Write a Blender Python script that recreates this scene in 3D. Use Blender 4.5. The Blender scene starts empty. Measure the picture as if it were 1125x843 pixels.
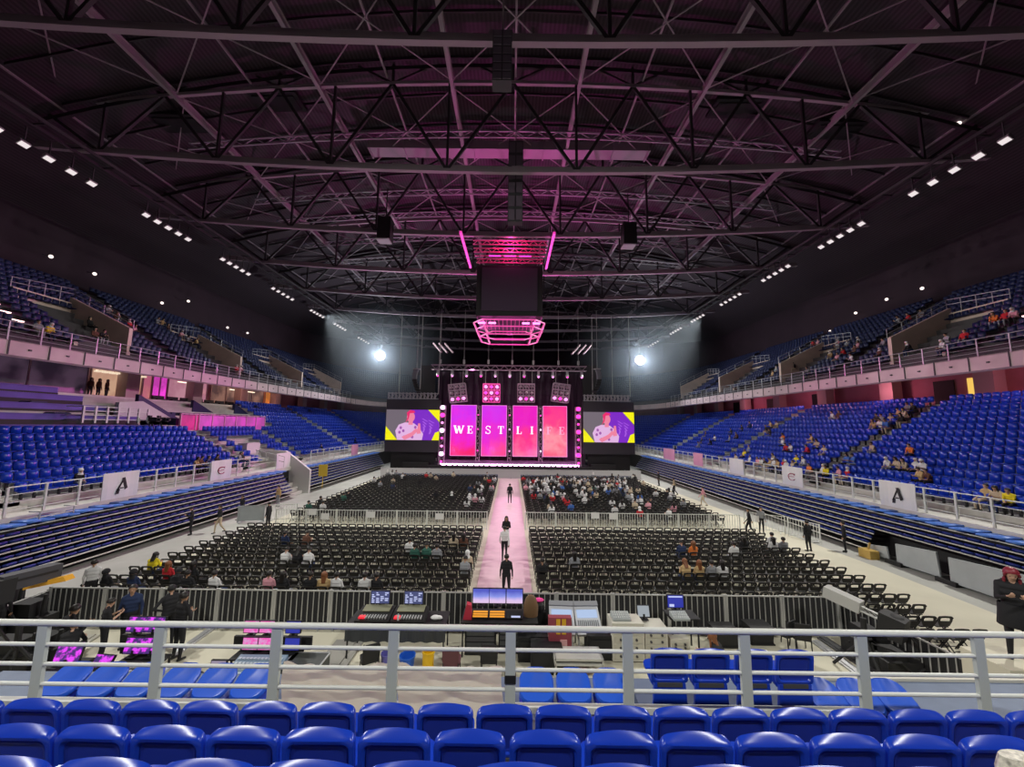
import bpy, bmesh, math, random
import numpy as np
from mathutils import Vector, Matrix
random.seed(7)
C = bpy.context.scene.collection
PI = math.pi
# ---------------------------------------------------------------- camera
F_PX = 410.0; EYE = 7.0; PITCH = math.radians(6.5); ROLL = math.radians(0.7)
sc = bpy.context.scene
cd = bpy.data.cameras.new('camera'); cam = bpy.data.objects.new('camera', cd); C.objects.link(cam)
cd.sensor_width = 36; cd.lens = F_PX/1125*36; cd.clip_end = 400; cd.clip_start = .05
cam.location = (0, 0, EYE)
FW = Vector((0, math.cos(PITCH), math.sin(PITCH))); R0 = Vector((1, 0, 0)); U0 = R0.cross(FW)
RT = R0*math.cos(ROLL)+U0*math.sin(ROLL); UP = -R0*math.sin(ROLL)+U0*math.cos(ROLL)
cam.rotation_euler = Matrix((RT, UP, -FW)).transposed().to_euler()
sc.camera = cam
sc.view_settings.view_transform = 'Standard'; sc.view_settings.look = 'None'
sc.view_settings.exposure = 0.0; sc.view_settings.gamma = 1; sc.view_settings.use_curve_mapping = False
w = bpy.data.worlds.new('world'); sc.world = w; w.use_nodes = True
w.node_tree.nodes['Background'].inputs[0].default_value = (.05, .03, .07, 1)
w.node_tree.nodes['Background'].inputs[1].default_value = 0.1
try:
    sc.cycles.max_bounces = 5; sc.cycles.diffuse_bounces = 3; sc.cycles.glossy_bounces = 2
    sc.cycles.sample_clamp_indirect = 3
except Exception: pass

# where a sight line of the photograph meets the floor (or a wall): used to read real positions off the photo
def ray(px, py): return FW+RT*((px-562.5)/F_PX)+UP*((421.5-py)/F_PX)
def onz(px, py, z=0.0):
    r = ray(px, py); t = (z-EYE)/r.z; return Vector((r.x*t, r.y*t, z))
def ony(px, py, Y):
    r = ray(px, py); t = Y/r.y; return Vector((r.x*t, Y, EYE+r.z*t))
def onx(px, py, X):
    r = ray(px, py); t = X/r.x; return Vector((X, r.y*t, EYE+r.z*t))

def spot(name, loc, tgt, power, col, deg, blend=.4, r=.25):
    l = bpy.data.lights.new(name, 'SPOT'); l.energy = power; l.color = col
    l.spot_size = math.radians(deg); l.spot_blend = blend; l.shadow_soft_size = r
    o = bpy.data.objects.new(name, l); C.objects.link(o); o.location = loc
    o.rotation_euler = (Vector(tgt)-Vector(loc)).to_track_quat('-Z', 'Y').to_euler(); return o
def point(name, loc, power, col, r=.3):
    l = bpy.data.lights.new(name, 'POINT'); l.energy = power; l.color = col; l.shadow_soft_size = r
    o = bpy.data.objects.new(name, l); C.objects.link(o); o.location = loc; return o

WHITE = (1, .98, .91)
FLOOD = 17000
for Y in (20, 38, 56):
    for s in (-1, 1):
        spot('flood_lamp', (s*29, Y, 23.6), (-s*3, Y-1, 0), FLOOD, WHITE, 92, .5)
# lamps over the near end stand, behind the viewer
spot('flood_lamp', (-12, -6, 22), (-3, 6, 2), 9500, WHITE, 70, .5)
spot('flood_lamp', (12, -6, 22), (3, 6, 2), 9500, WHITE, 70, .5)
# magenta show light from the stage rig and the scoreboard
MAG = (1, .12, .62)
spot('show_lamp', (-6, 55.5, 15.2), (-14, 20, 33), 14000, MAG, 100, .8)
spot('show_lamp', (6, 55.5, 15.2), (14, 20, 33), 14000, MAG, 100, .8)
spot('show_lamp', (-9, 55, 14.8), (-30, 25, 9.5), 12000, (1, .15, .7), 60, .8)
spot('show_lamp', (9, 55, 14.8), (31, 28, 11.5), 7000, (1, .12, .55), 34, .8)
spot('show_lamp', (0, 56, 14), (0, 30, 0), 9000, (1, .25, .7), 22, .6)
point('scoreboard_glow', (-.3, 38, 14.9), 250, (1, .08, .5), .3)
point('scoreboard_glow', (-.3, 34, 24.9), 500, (1, .06, .4), .6)
for x in (-9, -3, 3, 9): point('stage_wash', (x, 56.0, 3.2), 160, (1, .2, .85), .2)

# added warm pink fill lights for the right concourse wall, two on the left
for Y in (16, 24, 34, 44, 54): point('concourse_fill', (33.4, Y, 10.6), 90, (1, .32, .42), .12)
for Y in (47, 54): point('concourse_fill', (-33.8, Y, 10.8), 60, (1, .5, .35), .12)
# ---------------------------------------------------------------- helpers
MATS = {}
def mat(name, col=(.5, .5, .5), rough=.6, metal=0., emit=None, es=1., var=0., scale=4., bump=0.):
    if name in MATS: return MATS[name]
    m = bpy.data.materials.new(name); m.use_nodes = True; nt = m.node_tree; b = nt.nodes['Principled BSDF']
    b.inputs['Base Color'].default_value = (*col, 1); b.inputs['Roughness'].default_value = rough
    b.inputs['Metallic'].default_value = metal
    if emit:
        b.inputs['Emission Color'].default_value = (*emit, 1); b.inputs['Emission Strength'].default_value = es
    if var or bump:
        tc = nt.nodes.new('ShaderNodeTexCoord'); n = nt.nodes.new('ShaderNodeTexNoise')
        n.inputs['Scale'].default_value = scale; n.inputs['Detail'].default_value = 4
        nt.links.new(tc.outputs['Object'], n.inputs['Vector'])
        if var:
            r = nt.nodes.new('ShaderNodeValToRGB')
            r.color_ramp.elements[0].color = (*[max(0, c*(1-var)) for c in col], 1)
            r.color_ramp.elements[1].color = (*[min(1, c*(1+var)) for c in col], 1)
            r.color_ramp.elements[0].position = .3; r.color_ramp.elements[1].position = .7
            nt.links.new(n.outputs['Fac'], r.inputs[0]); nt.links.new(r.outputs[0], b.inputs['Base Color'])
        if bump:
            bp = nt.nodes.new('ShaderNodeBump'); bp.inputs['Strength'].default_value = bump
            nt.links.new(n.outputs['Fac'], bp.inputs['Height']); nt.links.new(bp.outputs[0], b.inputs['Normal'])
    MATS[name] = m; return m

class MB:
    def __init__(s): s.v = []; s.f = []; s.mi = []; s.cur = 0
    def add(s, vs, fs):
        o = len(s.v); s.v += [tuple(v) for v in vs]
        for f in fs: s.f.append(tuple(i+o for i in f)); s.mi.append(s.cur)
        return s
    def box(s, x0, x1, y0, y1, z0, z1, M=None):
        vs = [Vector((x, y, z)) for z in (z0, z1) for y in (y0, y1) for x in (x0, x1)]
        if M: vs = [M @ v for v in vs]
        return s.add(vs, [(0, 2, 3, 1), (4, 5, 7, 6), (0, 1, 5, 4), (2, 6, 7, 3), (0, 4, 6, 2), (1, 3, 7, 5)])
    def bar(s, p, q, w, h=None):          # rectangular bar
        p = Vector(p); q = Vector(q); h = h or w; d = (q-p).normalized()
        up = Vector((0, 0, 1)) if abs(d.z) < .95 else Vector((0, 1, 0))
        a = d.cross(up).normalized()*w/2; b = a.cross(d).normalized()*h/2
        vs = [p-a-b, p+a-b, p+a+b, p-a+b, q-a-b, q+a-b, q+a+b, q-a+b]
        return s.add(vs, [(0, 3, 2, 1), (4, 5, 6, 7), (0, 1, 5, 4), (1, 2, 6, 5), (2, 3, 7, 6), (3, 0, 4, 7)])
    def tube(s, p, q, r, n=8, r2=None):
        p = Vector(p); q = Vector(q); r2 = r if r2 is None else r2; d = (q-p).normalized()
        up = Vector((0, 0, 1)) if abs(d.z) < .95 else Vector((0, 1, 0))
        a = d.cross(up).normalized(); b = a.cross(d).normalized()
        l = [[c+(a*math.cos(2*PI*i/n)+b*math.sin(2*PI*i/n))*rr for i in range(n)] for c, rr in ((p, r), (q, r2))]
        return s.loft(l)
    def loft(s, loops, caps=(True, True)):
        n = len(loops[0]); vs = [v for l in loops for v in l]; fs = []
        for k in range(len(loops)-1):
            for i in range(n):
                j = (i+1) % n; fs.append((k*n+i, k*n+j, (k+1)*n+j, (k+1)*n+i))
        if caps[0]: fs.append(tuple(range(n-1, -1, -1)))
        if caps[1]: fs.append(tuple((len(loops)-1)*n+i for i in range(n)))
        return s.add(vs, fs)
    def sweep(s, pts, r, n=6):
        pts = [Vector(p) for p in pts]; loops = []
        for i, p in enumerate(pts):
            d = (pts[min(i+1, len(pts)-1)]-pts[max(i-1, 0)]).normalized()
            up = Vector((0, 0, 1)) if abs(d.z) < .9 else Vector((0, 1, 0))
            a = d.cross(up).normalized(); b = a.cross(d).normalized()
            loops.append([p+(a*math.cos(2*PI*k/n)+b*math.sin(2*PI*k/n))*r for k in range(n)])
        return s.loft(loops)
    def ball(s, c, rx, ry=None, rz=None, n=12, m=8):
        ry = ry or rx; rz = rz or rx; c = Vector(c); loops = []
        for k in range(1, m):
            t = PI*k/m
            loops.append([c+Vector((rx*math.sin(t)*math.cos(2*PI*i/n), ry*math.sin(t)*math.sin(2*PI*i/n), -rz*math.cos(t))) for i in range(n)])
        return s.loft(loops)
    def prism(s, pts, z0, z1, plane='xy'):   # flat outline pushed to a thickness
        def m(a, b, c): return {'xy': (a, b, c), 'xz': (a, c, b), 'yz': (c, a, b)}[plane]
        return s.loft([[m(a, b, z0) for a, b in pts], [m(a, b, z1) for a, b in pts]])
    def mesh(s, name, mats, smooth=False):
        me = bpy.data.meshes.new(name); me.from_pydata(s.v, [], s.f)
        for m in (mats if isinstance(mats, (list, tuple)) else [mats]): me.materials.append(m)
        if any(s.mi): me.polygons.foreach_set('material_index', s.mi)
        bm = bmesh.new(); bm.from_mesh(me); bmesh.ops.recalc_face_normals(bm, faces=bm.faces); bm.to_mesh(me); bm.free()
        if smooth: me.polygons.foreach_set('use_smooth', [True]*len(me.polygons)); me.set_sharp_from_angle(angle=math.radians(40))
        me.update(); return me
    def build(s, name, mats, parent=None, smooth=False, loc=None):
        o = bpy.data.objects.new(name, s.mesh(name, mats, smooth)); C.objects.link(o)
        if parent: o.parent = parent
        if loc: o.location = loc
        return o
def tag(o, label=None, cat=None, group=None, kind=None):
    if label: o['label'] = label
    if cat: o['category'] = cat
    if group: o['group'] = group
    if kind: o['kind'] = kind
    return o
def thing(name, loc, label, cat, group=None, rz=0):
    o = bpy.data.objects.new(name, None); C.objects.link(o); o.location = loc; o.rotation_euler = (0, 0, rz)
    o.empty_display_size = .2
    return tag(o, label, cat, group)
KIDS = {}
def kids(o):
    if o.name not in KIDS: KIDS[o.name] = list(o.children)
    return KIDS[o.name]
def dup(o, loc=None, rz=None, label=None, group=None, parent=None):
    c = o.copy(); C.objects.link(c)
    if parent: c.parent = parent
    if loc is not None: c.location = loc
    if rz is not None: c.rotation_euler = (0, 0, rz)
    if label: c['label'] = label
    if group: c['group'] = group
    for k in kids(o): dup(k, parent=c)
    return c
def nth(n):
    return f"{n}{'th' if 10 <= n % 100 <= 20 else {1: 'st', 2: 'nd', 3: 'rd'}.get(n % 10, 'th')}"
def stamp(me, places, name, mats):
    """many copies of a small mesh (location, heading) as ONE mesh object"""
    n = len(me.vertices); co = np.empty(n*3); me.vertices.foreach_get('co', co); co = co.reshape(-1, 3)
    nf = len(me.polygons); lt = np.empty(nf, int); me.polygons.foreach_get('loop_total', lt)
    ls = np.empty(len(me.loops), int); me.loops.foreach_get('vertex_index', ls)
    mi = np.empty(nf, int); me.polygons.foreach_get('material_index', mi)
    k = len(places); V = np.empty((k, n, 3))
    for i, (p, a) in enumerate(places):
        c, s_ = math.cos(a), math.sin(a)
        V[i, :, 0] = co[:, 0]*c-co[:, 1]*s_+p[0]; V[i, :, 1] = co[:, 0]*s_+co[:, 1]*c+p[1]; V[i, :, 2] = co[:, 2]+p[2]
    out = bpy.data.meshes.new(name); out.vertices.add(k*n); out.vertices.foreach_set('co', V.ravel())
    L = (ls[None, :]+(np.arange(k)*n)[:, None]).ravel(); out.loops.add(len(L)); out.loops.foreach_set('vertex_index', L)
    T = np.tile(lt, k); out.polygons.add(nf*k); st = np.concatenate([[0], np.cumsum(T)[:-1]])
    out.polygons.foreach_set('loop_start', st)
    out.polygons.foreach_set('material_index', np.tile(mi, k)); out.update(calc_edges=True); out.validate()
    for m in mats: out.materials.append(m)
    o = bpy.data.objects.new(name, out); C.objects.link(o); return o

# ---------------------------------------------------------------- materials
M_conc = mat('concrete', (.50, .49, .45), .8, var=.12, scale=1.5)
M_sheet = mat('beige_sheet', (.62, .59, .465), .75, var=.06, scale=.5)
M_floor = mat('grey_floor', (.40, .40, .37), .7, var=.1, scale=.6)
M_kerb = mat('pale_kerb', (.62, .60, .56), .7, var=.08, scale=2)
M_paint = mat('white_paint', (.66, .68, .64), .45)
M_post = mat('grey_paint', (.50, .54, .50), .5)
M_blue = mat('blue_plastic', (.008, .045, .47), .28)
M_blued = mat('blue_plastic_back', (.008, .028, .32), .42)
M_bluel = mat('pale_blue_plastic', (.07, .19, .62), .4)
M_black = mat('black_matt', (.010, .010, .011), .65)
M_blk2 = mat('black_plastic', (.010, .009, .009), .55)
M_dark = mat('dark_grey', (.06, .06, .065), .6)
M_steel = mat('galvanised_steel', (.52, .52, .50), .45, .3)
M_alu = mat('aluminium_truss', (.6, .6, .62), .35, .6)
M_pcase = mat('pale_case', (.6, .58, .5), .6)
M_roofst = mat('roof_steel', (.30, .25, .28), .6)
M_roofdk = mat('roof_steel_dark', (.03, .026, .03), .7)
M_white = mat('white_cloth', (.75, .75, .75), .8)
M_navy = mat('navy_panel', (.01, .015, .08), .6)
M_purple = mat('purple_cover', (.13, .09, .42), .7, var=.15, scale=1)
M_deck = mat('blue_grey_deck', (.13, .17, .26), .6, var=.1, scale=3)
M_panel = mat('grey_panel', (.36, .39, .40), .6, var=.05, scale=2)
def glow(name, col, s): return mat(name, (.02, .02, .02), .5, emit=col, es=s)
G_white = glow('lamp_white', (1, .9, .9), .85)
G_flood = glow('follow_lamp_white', (1, .98, .9), 40)
G_mag = glow('magenta_glow', (1, .04, .45), 2.2)
G_pink = glow('pink_glow', (1, .25, .75), 2.5)
G_pale = glow('pale_pink_glow', (1, .55, .95), 4)
# ---------------------------------------------------------------- the hall
CX = -.2; YC = 72.0; RC = 12.0
def struct(name, mb, m, smooth=False): return tag(mb.build(name, m, smooth=smooth), kind='structure')
b = MB(); b.box(-60, 60, -14, 116, -.3, 0); struct('floor', b, M_floor)
b = MB(); b.add([(-15.9-2, 6, .012), (18.6, 6, .012), (18.9, 20, .012), (17.6, 51, .012), (-17.5, 51, .012), (-17.0, 20, .012)], [(0, 1, 2, 3, 4, 5)])
o = struct('floor_sheet', b, M_sheet)
def path(d, y0=-12.0, narc=10):
    """plan line of the bowl at distance d from the long axis: straight side, round corner, half of the far end"""
    r = d-RC; pts = [(d, y0), (d, YC)]
    for k in range(1, narc+1):
        t = PI/2*k/narc; pts.append((RC+r*math.cos(t), YC+r*math.sin(t)))
    pts.append((0, YC+r)); return pts
def bowl(name, prof, m, side, y0=-12.0, kind='structure'):
    cols = [path(d, y0) for d, z in prof]; n = len(cols[0]); V = []; Fc = []
    for (d, z), c in zip(prof, cols): V += [(CX+side*x, y, z) for x, y in c]
    for i in range(len(prof)-1):
        for j in range(n-1): Fc.append((i*n+j, i*n+j+1, (i+1)*n+j+1, (i+1)*n+j))
    return struct(name, MB().add(V, Fc), m)
MID0, MIDZ, MT, MR, MN = 23.7, 2.65, .8, .45, 14
UP0, UPZ, UT, UR, UN = 31.2, 11.8, .85, .58, 13
for s, sn in ((-1, 'left'), (1, 'right')):
    pr = [(22.3, 0), (22.3, 2.3)]; bowl('wall_'+sn+'_podium', pr, M_black, s)
    pr = [(22.15, 2.3), (22.15, 2.65), (MID0, MIDZ)]; bowl('trim_walkway_'+sn, [(22.3, 2.3)]+pr, M_kerb, s)
    pr = [(MID0, MIDZ)]
    for i in range(MN): pr += [(MID0+MT*i, MIDZ+MR*i), (MID0+MT*i, MIDZ+MR*(i+1)), (MID0+MT*(i+1), MIDZ+MR*(i+1))]
    pr += [(MID0+MT*MN+1.5, MIDZ+MR*MN)]
    bowl('lower_terrace_'+sn, pr, M_conc, s)
    dt = MID0+MT*MN+1.5
    bowl('wall_'+sn+'_concourse', [(dt, MIDZ+MR*MN), (dt, 12.2)], mat('concourse_wall', (.50, .20, .27), .8, var=.15, scale=.4), s)
    bowl('trim_terrace_top_'+sn, [(MID0+MT*MN-.1, MIDZ+MR*MN), (MID0+MT*MN-.1, MIDZ+MR*MN+.22), (MID0+MT*MN+.15, MIDZ+MR*MN+.22), (MID0+MT*MN+.15, MIDZ+MR*MN)], M_kerb, s)
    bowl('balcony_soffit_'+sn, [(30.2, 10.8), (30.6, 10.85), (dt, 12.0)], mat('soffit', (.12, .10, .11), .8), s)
    bowl('balcony_front_'+sn, [(30.2, 10.8), (30.0, 10.9), (30.0, 11.75), (30.25, 11.85)], mat('balcony_concrete', (.60, .47, .49), .75, var=.1, scale=.7), s)
    pr = [(30.25, 11.85), (UP0, UPZ)]
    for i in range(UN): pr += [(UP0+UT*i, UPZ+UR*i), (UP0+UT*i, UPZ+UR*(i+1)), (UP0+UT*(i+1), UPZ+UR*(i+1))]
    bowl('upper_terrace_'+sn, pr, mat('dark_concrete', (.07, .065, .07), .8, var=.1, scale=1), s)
    dw = UP0+UT*UN+1
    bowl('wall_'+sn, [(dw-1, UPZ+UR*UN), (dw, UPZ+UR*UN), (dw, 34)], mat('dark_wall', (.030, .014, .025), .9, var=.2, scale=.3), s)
# near end wall behind the viewer
b = MB(); b.box(-46, 46, -13, -12.6, 0, 34); struct('wall_near', b, MATS['dark_wall'])
# corrugated roof deck, arched
def roofz(x): return 33.6-.0042*(x-CX)**2
mr = mat('roof_deck', (.10, .085, .10), .8)
nt = mr.node_tree; wv = nt.nodes.new('ShaderNodeTexWave'); wv.wave_type = 'BANDS'; wv.bands_direction = 'X'
wv.inputs['Scale'].default_value = 1.1; tc = nt.nodes.new('ShaderNodeTexCoord')
nt.links.new(tc.outputs['Object'], wv.inputs['Vector']); cr = nt.nodes.new('ShaderNodeValToRGB')
cr.color_ramp.elements[0].color = (.022, .014, .02, 1); cr.color_ramp.elements[1].color = (.05, .032, .046, 1)
nt.links.new(wv.outputs['Fac'], cr.inputs[0]); nt.links.new(cr.outputs[0], nt.nodes['Principled BSDF'].inputs['Base Color'])
b = MB(); xs = [-47+i*94/24 for i in range(25)]
b.add([(x, y, roofz(x)) for x in xs for y in (-13, 110)], [(2*i, 2*i+1, 2*i+3, 2*i+2) for i in range(24)])
struct('ceiling', b, mr)
b = MB(); b.box(-46, 46, 106, 106.4, 0, 34); struct('wall_back', b, MATS['dark_wall'])

# ---------------------------------------------------------------- roof steel
TY = [15.6+9*k for k in range(-1, 9)]
HW = 34.0
def zl(x): return 24.9+1.2*((x-CX)/30)**2
def zu(x): return 31.9-.0022*(x-CX)**2
for k, Y in enumerate(TY):
    fr = ['nearest', 'second nearest', 'third nearest'][k-1] if 1 <= k <= 3 else (nth(k)+' from the near end' if k else 'truss right above the near stand,')
    t = thing('roof_truss', (CX, Y, 25), f'dark steel roof truss spanning the hall, {fr}', 'roof truss', 'roof trusses')
    near = k < 6
    xs = [-HW+i*HW*2/16 for i in range(17)]
    b = MB()
    for a, c in zip(xs, xs[1:]): b.bar((a, 0, zl(a+CX)-25), (c, 0, zl(c+CX)-25), .30, .22)
    for a, c in zip(xs, xs[1:]): b.bar((a, 0, zl(a+CX)-24.72), (c, 0, zl(c+CX)-24.78), .12, .3)
    b.build('lower_chord', M_roofst, t)
    b = MB()
    for a, c in zip(xs, xs[1:]): b.bar((a, 0, zu(a+CX)-25), (c, 0, zu(c+CX)-25), .22, .24)
    b.build('upper_chord', M_roofst, t)
    bn = [-29.4, -21, -12.9, -4.6, 4.6, 12.9, 21, 29.4]; tn = [-HW, -25.2, -17, -8.75, 0, 8.75, 17, 25.2, HW]
    for i, x in enumerate(bn):
        zb = zl(x+CX)-25
        for tx in (tn[i], tn[i+1]):
            MB().bar((x, 0, zb), (tx, 0, zu(tx+CX)-25), .17, .2).build('diagonal', M_roofdk, t)
        MB().bar((x, 0, zb), (x, 0, zu(x+CX)-25), .16, .18).build('vertical', M_roofdk, t)
    for x in tn[1:-1]:
        if near:
            zt = zu(x+CX)-25
            MB().bar((x, 0, zt), (x, 0, zt+1.5), .18).build('roof_post', M_roofdk, t)
            for q in (-2.6, 2.6): MB().bar((x, 0, zt), (x+q, 0, zt+1.5-.15), .14).build('roof_strut', M_roofdk, t)
    if near:
        b = MB()
        for a, c in zip(xs, xs[1:]): b.bar((a, 0, roofz(a+CX)-25.35), (c, 0, roofz(c+CX)-25.35), .2, .3)
        b.build('roof_beam', M_roofdk, t)
# long beams running the length of the hall
for x, w_ in ((-4.6, .27), (4.6, .27), (-14.2, .27), (13.6, .27), (-24.5, .24), (24.2, .24), (-32.5, .2), (32.3, .2)):
    z = zu(x)-.42
    side = 'left' if x < 0 else 'right'
    rank = {4: 'closest to the middle', 5: 'closest to the middle', 14: 'second from the middle', 13: 'second from the middle', 24: 'third from the middle', 25: 'third from the middle'}.get(int(abs(x)), 'outermost')
    b = MB(); b.box(-w_/2, w_/2, 0, 96, -.04, .02); b.box(-w_/8, w_/8, 0, 96, .02, .46); b.box(-w_/2, w_/2, 0, 96, .44, .5)
    o = b.build('roof_girder', M_roofst, loc=(x, 4, z)); tag(o, f'long steel roof girder running to the stage, {side} side, {rank}', 'roof girder', 'long roof girders')
# slender lattice beams crossing between the trusses
for i, (Y, z) in enumerate(((28.5, 31.4), (36.5, 31.6), (40.2, 31.4), (46, 31.6), (51, 31.5), (57.6, 31.6))):
    b = MB(); n = 30
    for zz in (z-.55, z): 
        for j in range(n):
            a = -27+j*54/n; c = a+54/n
            b.bar((a, Y, zz-.002*a*a), (c, Y, zz-.002*c*c), .1)
    for j in range(n*2):
        a = -27+j*54/(2*n); c = a+54/(2*n); za, zc = (z-.55, z) if j % 2 else (z, z-.55)
        b.bar((a, Y, za-.002*a*a), (c, Y, zc-.002*c*c), .06)
    tag(b.build('lattice_beam', mat('lattice_steel', (.38, .36, .4), .5)), f'slender grey lattice beam across the roof, {nth(i+1)} from the near end', 'lattice beam', 'lattice beams')
# crossed bracing in the plane of the girders, one set per bay
for k, Y in enumerate(TY[1:8]):
    b = MB(); xs = [-32.5, -24.3, -14, -4.6, 4.6, 13.8, 24.2, 32.4]
    for a, c in zip(xs, xs[1:]):
        for ya, yc in ((Y+.3, Y+8.7), (Y+8.7, Y+.3)): b.bar((a, ya, zu(a)-.1), (c, yc, zu(c)-.1), .07)
        m_ = (a+c)/2; b.bar((m_, Y+.2, zu(m_)+.3), (m_, Y+8.8, zu(m_)+.3), .13)
    tag(b.build('roof_bracing', M_roofst), f'crossed thin bracing rods of the roof, {nth(k+1)} bay from the near end', 'roof bracing', 'roof bracing')
# transverse purlins right under the deck
for i in range(24):
    Y = 12+i*3
    b = MB(); xs = [-32+j*64/10 for j in range(11)]
    for a, c in zip(xs, xs[1:]): b.bar((a, Y, roofz(a)-.2), (c, Y, roofz(c)-.2), .1, .2)
    tag(b.build('purlin', M_roofdk), f'thin dark purlin under the roof deck, {nth(i+1)} from the near end', 'purlin', 'roof purlins')
# dark roof hatches
for i, (px, py) in enumerate(((200, 112), (305, 107), (808, 116), (915, 122))):
    p = onz(px, py, 32.2); z = roofz(p.x)-.3
    b = MB(); b.box(-1.9, 1.9, -.9, .9, -.12, .12); b.box(-1.6, 1.6, -.6, .6, -.2, -.1)
    o = b.build('roof_hatch', M_black, loc=(p.x, p.y, z)); tag(o, 'dark rectangular hatch in the roof deck, ' + ['leftmost', 'second from left', 'second from right', 'rightmost'][i], 'roof hatch', 'roof hatches')
# air duct across the roof
b = MB(); b.box(-13, 12, 30.4, 31.6, 31.3, 32.1)
for j in range(9): b.box(-13+j*3.1, -12.9+j*3.1, 30.3, 31.7, 31.2, 32.2)
tag(b.build('air_duct', mat('duct', (.26, .2, .25), .5)), 'wide rectangular air duct crossing under the roof deck', 'air duct')
# loudspeaker columns and boxes hung in the roof
def hung_grid(px0, py0, px1, py1, Y, label):
    a = ony(px0, py0, Y); c = ony(px1, py1, Y); t = thing('loudspeaker_column', ((a.x+c.x)/2, Y, min(a.z, c.z)), label, 'loudspeaker')
    hw = abs(c.x-a.x)/2; h = abs(c.z-a.z)
    MB().box(-hw, hw, -.3, .3, 0, h).build('cabinet', M_dark, t)
    b = MB()
    for i in range(6):
        for s in (-1, 1): b.box(s*hw/2-hw*.42, s*hw/2+hw*.42, -.34, -.3, h*(i+.12)/6, h*(i+.88)/6)
    b.build('grille', mat('grille', (.16, .13, .17), .5), t)
    MB().bar((0, 0, h), (0, 0, h+3), .08).build('hanger', M_roofst, t)
hung_grid(542, 40, 562, 95, 15.0, 'tall grey gridded loudspeaker hung under the nearest truss')
hung_grid(559, 158, 574, 246, 26.5, 'long grey gridded loudspeaker hung deep in the roof centre')
for i, (px, py, Y) in enumerate(((423, 262, 33), (691, 268, 33))):
    p = ony(px, py, Y); b = MB(); b.box(-.6, .6, -.5, .5, -.2, 1.9); b.cur = 1; b.box(-.65, .5, -.55, .5, -.32, -.22)
    b.cur = 0; b.bar((0, 0, 2.2), (0, 0, 5), .08)
    o = b.build('hanging_box', [M_black, mat('pale_plate', (.28, .25, .28), .5)], loc=(p.x, p.y, p.z)); tag(o, 'black box hung from the roof with a pale plate below, '+['left one', 'right one'][i], 'hanging box', 'hanging boxes')
# floodlight strips along both sides
for s in (-1, 1):
    for g, (y0, y1) in enumerate(((20, 25), (29, 33), (37.2, 41), (45.5, 49.6), (54.5, 58), (62, 66), (72, 77))):
        for j in range(5):
            Y = y0+(y1-y0)*j/4; X = s*29+CX*2-(.9 if s < 0 else 0)
            t = thing('floodlight', (X, Y, 23.9), f'floodlight in the {"left" if s < 0 else "right"} roof row, {nth(j+1)} of {nth(g+1)} cluster from front', 'floodlight', 'roof floodlights')
            M = Matrix.Rotation(s*.6, 4, 'Y')
            b = MB(); b.loft([[M @ Vector((x*q, y*q, z)) for x, y in ((-.2, -.26), (.2, -.26), (.2, .26), (-.2, .26))] for q, z in ((1, 0), (1, .12), (.5, .4))])
            b.build('housing', M_roofst, t)
            MB().box(-.15, .15, -.22, .22, -.05, -.005, M).build('lens', G_white, t)
            MB().bar((0, 0, .3), (0, 0, 1.2), .06).build('bracket', M_roofdk, t)
    b = MB()
    for dx in (-.5, .5): b.box(s*29+CX+dx-.06, s*29+CX+dx+.06, 5, 80, 25.0, 25.2)
    for j in range(38): b.box(s*29+CX-.5, s*29+CX+.5, 5+j*2, 5.08+j*2, 25.05, 25.15)
    tag(b.build('catwalk', M_roofdk), f'dark lamp catwalk along the {"left" if s < 0 else "right"} side of the roof', 'catwalk', 'catwalks')
# small lamps on the dark side walls
for i, (px, py) in enumerate(((56, 282), (104, 301), (207, 206+125), (148, 131), (250, 360), (178, 333), (272, 366), (1013, 317), (974, 329), (940, 344), (912, 364), (905, 372), (1053, 136))):
    s = -1 if px < 562 else 1; p = onx(px, py, s*42.4)
    if p.z > 26: p = onx(px, py, s*32)
    b = MB(); b.ball((0, 0, 0), .16); b.cur = 1; b.bar((0, 0, 0), (s*.8, 0, .2), .06)
    o = b.build('wall_lamp', [glow('dim_lamp', (1, .85, .8), 1.6), M_dark], loc=p); tag(o, f'small round lamp on the dark {"left" if s < 0 else "right"} upper wall, {nth(i+1)} counted front to back', 'wall lamp', 'small wall lamps')
# ---------------------------------------------------------------- stadium seats
def rrect(w, z0, z1, r, arch=0., n=4, q=10):
    """rounded-rectangle outline in x,z with an arched top"""
    pts = []
    for cx_, cz, a0 in ((w/2-r, z0+r, -90), (w/2-r, z1-r, 0)):
        for k in range(n+1):
            a = math.radians(a0+90*k/n); pts.append([cx_+r*math.cos(a), cz+r*math.sin(a)])
    for k in range(1, q): pts.append([(w/2-r)*(1-2*k/q), z1])
    for cx_, cz, a0 in ((-w/2+r, z1-r, 90), (-w/2+r, z0+r, 180)):
        for k in range(n+1):
            a = math.radians(a0+90*k/n); pts.append([cx_+r*math.cos(a), cz+r*math.sin(a)])
    for p in pts:
        if p[1] > z0+(z1-z0)*.6: p[1] += arch*(1-(2*p[0]/w)**2)*((p[1]-z0)/(z1-z0)-.6)/.4
    return pts
def L(pts, y, bend=0., tilt=0.): return [Vector((x, y+bend*x*x*4-tilt*(z-.6), z)) for x, z in pts]
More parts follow.
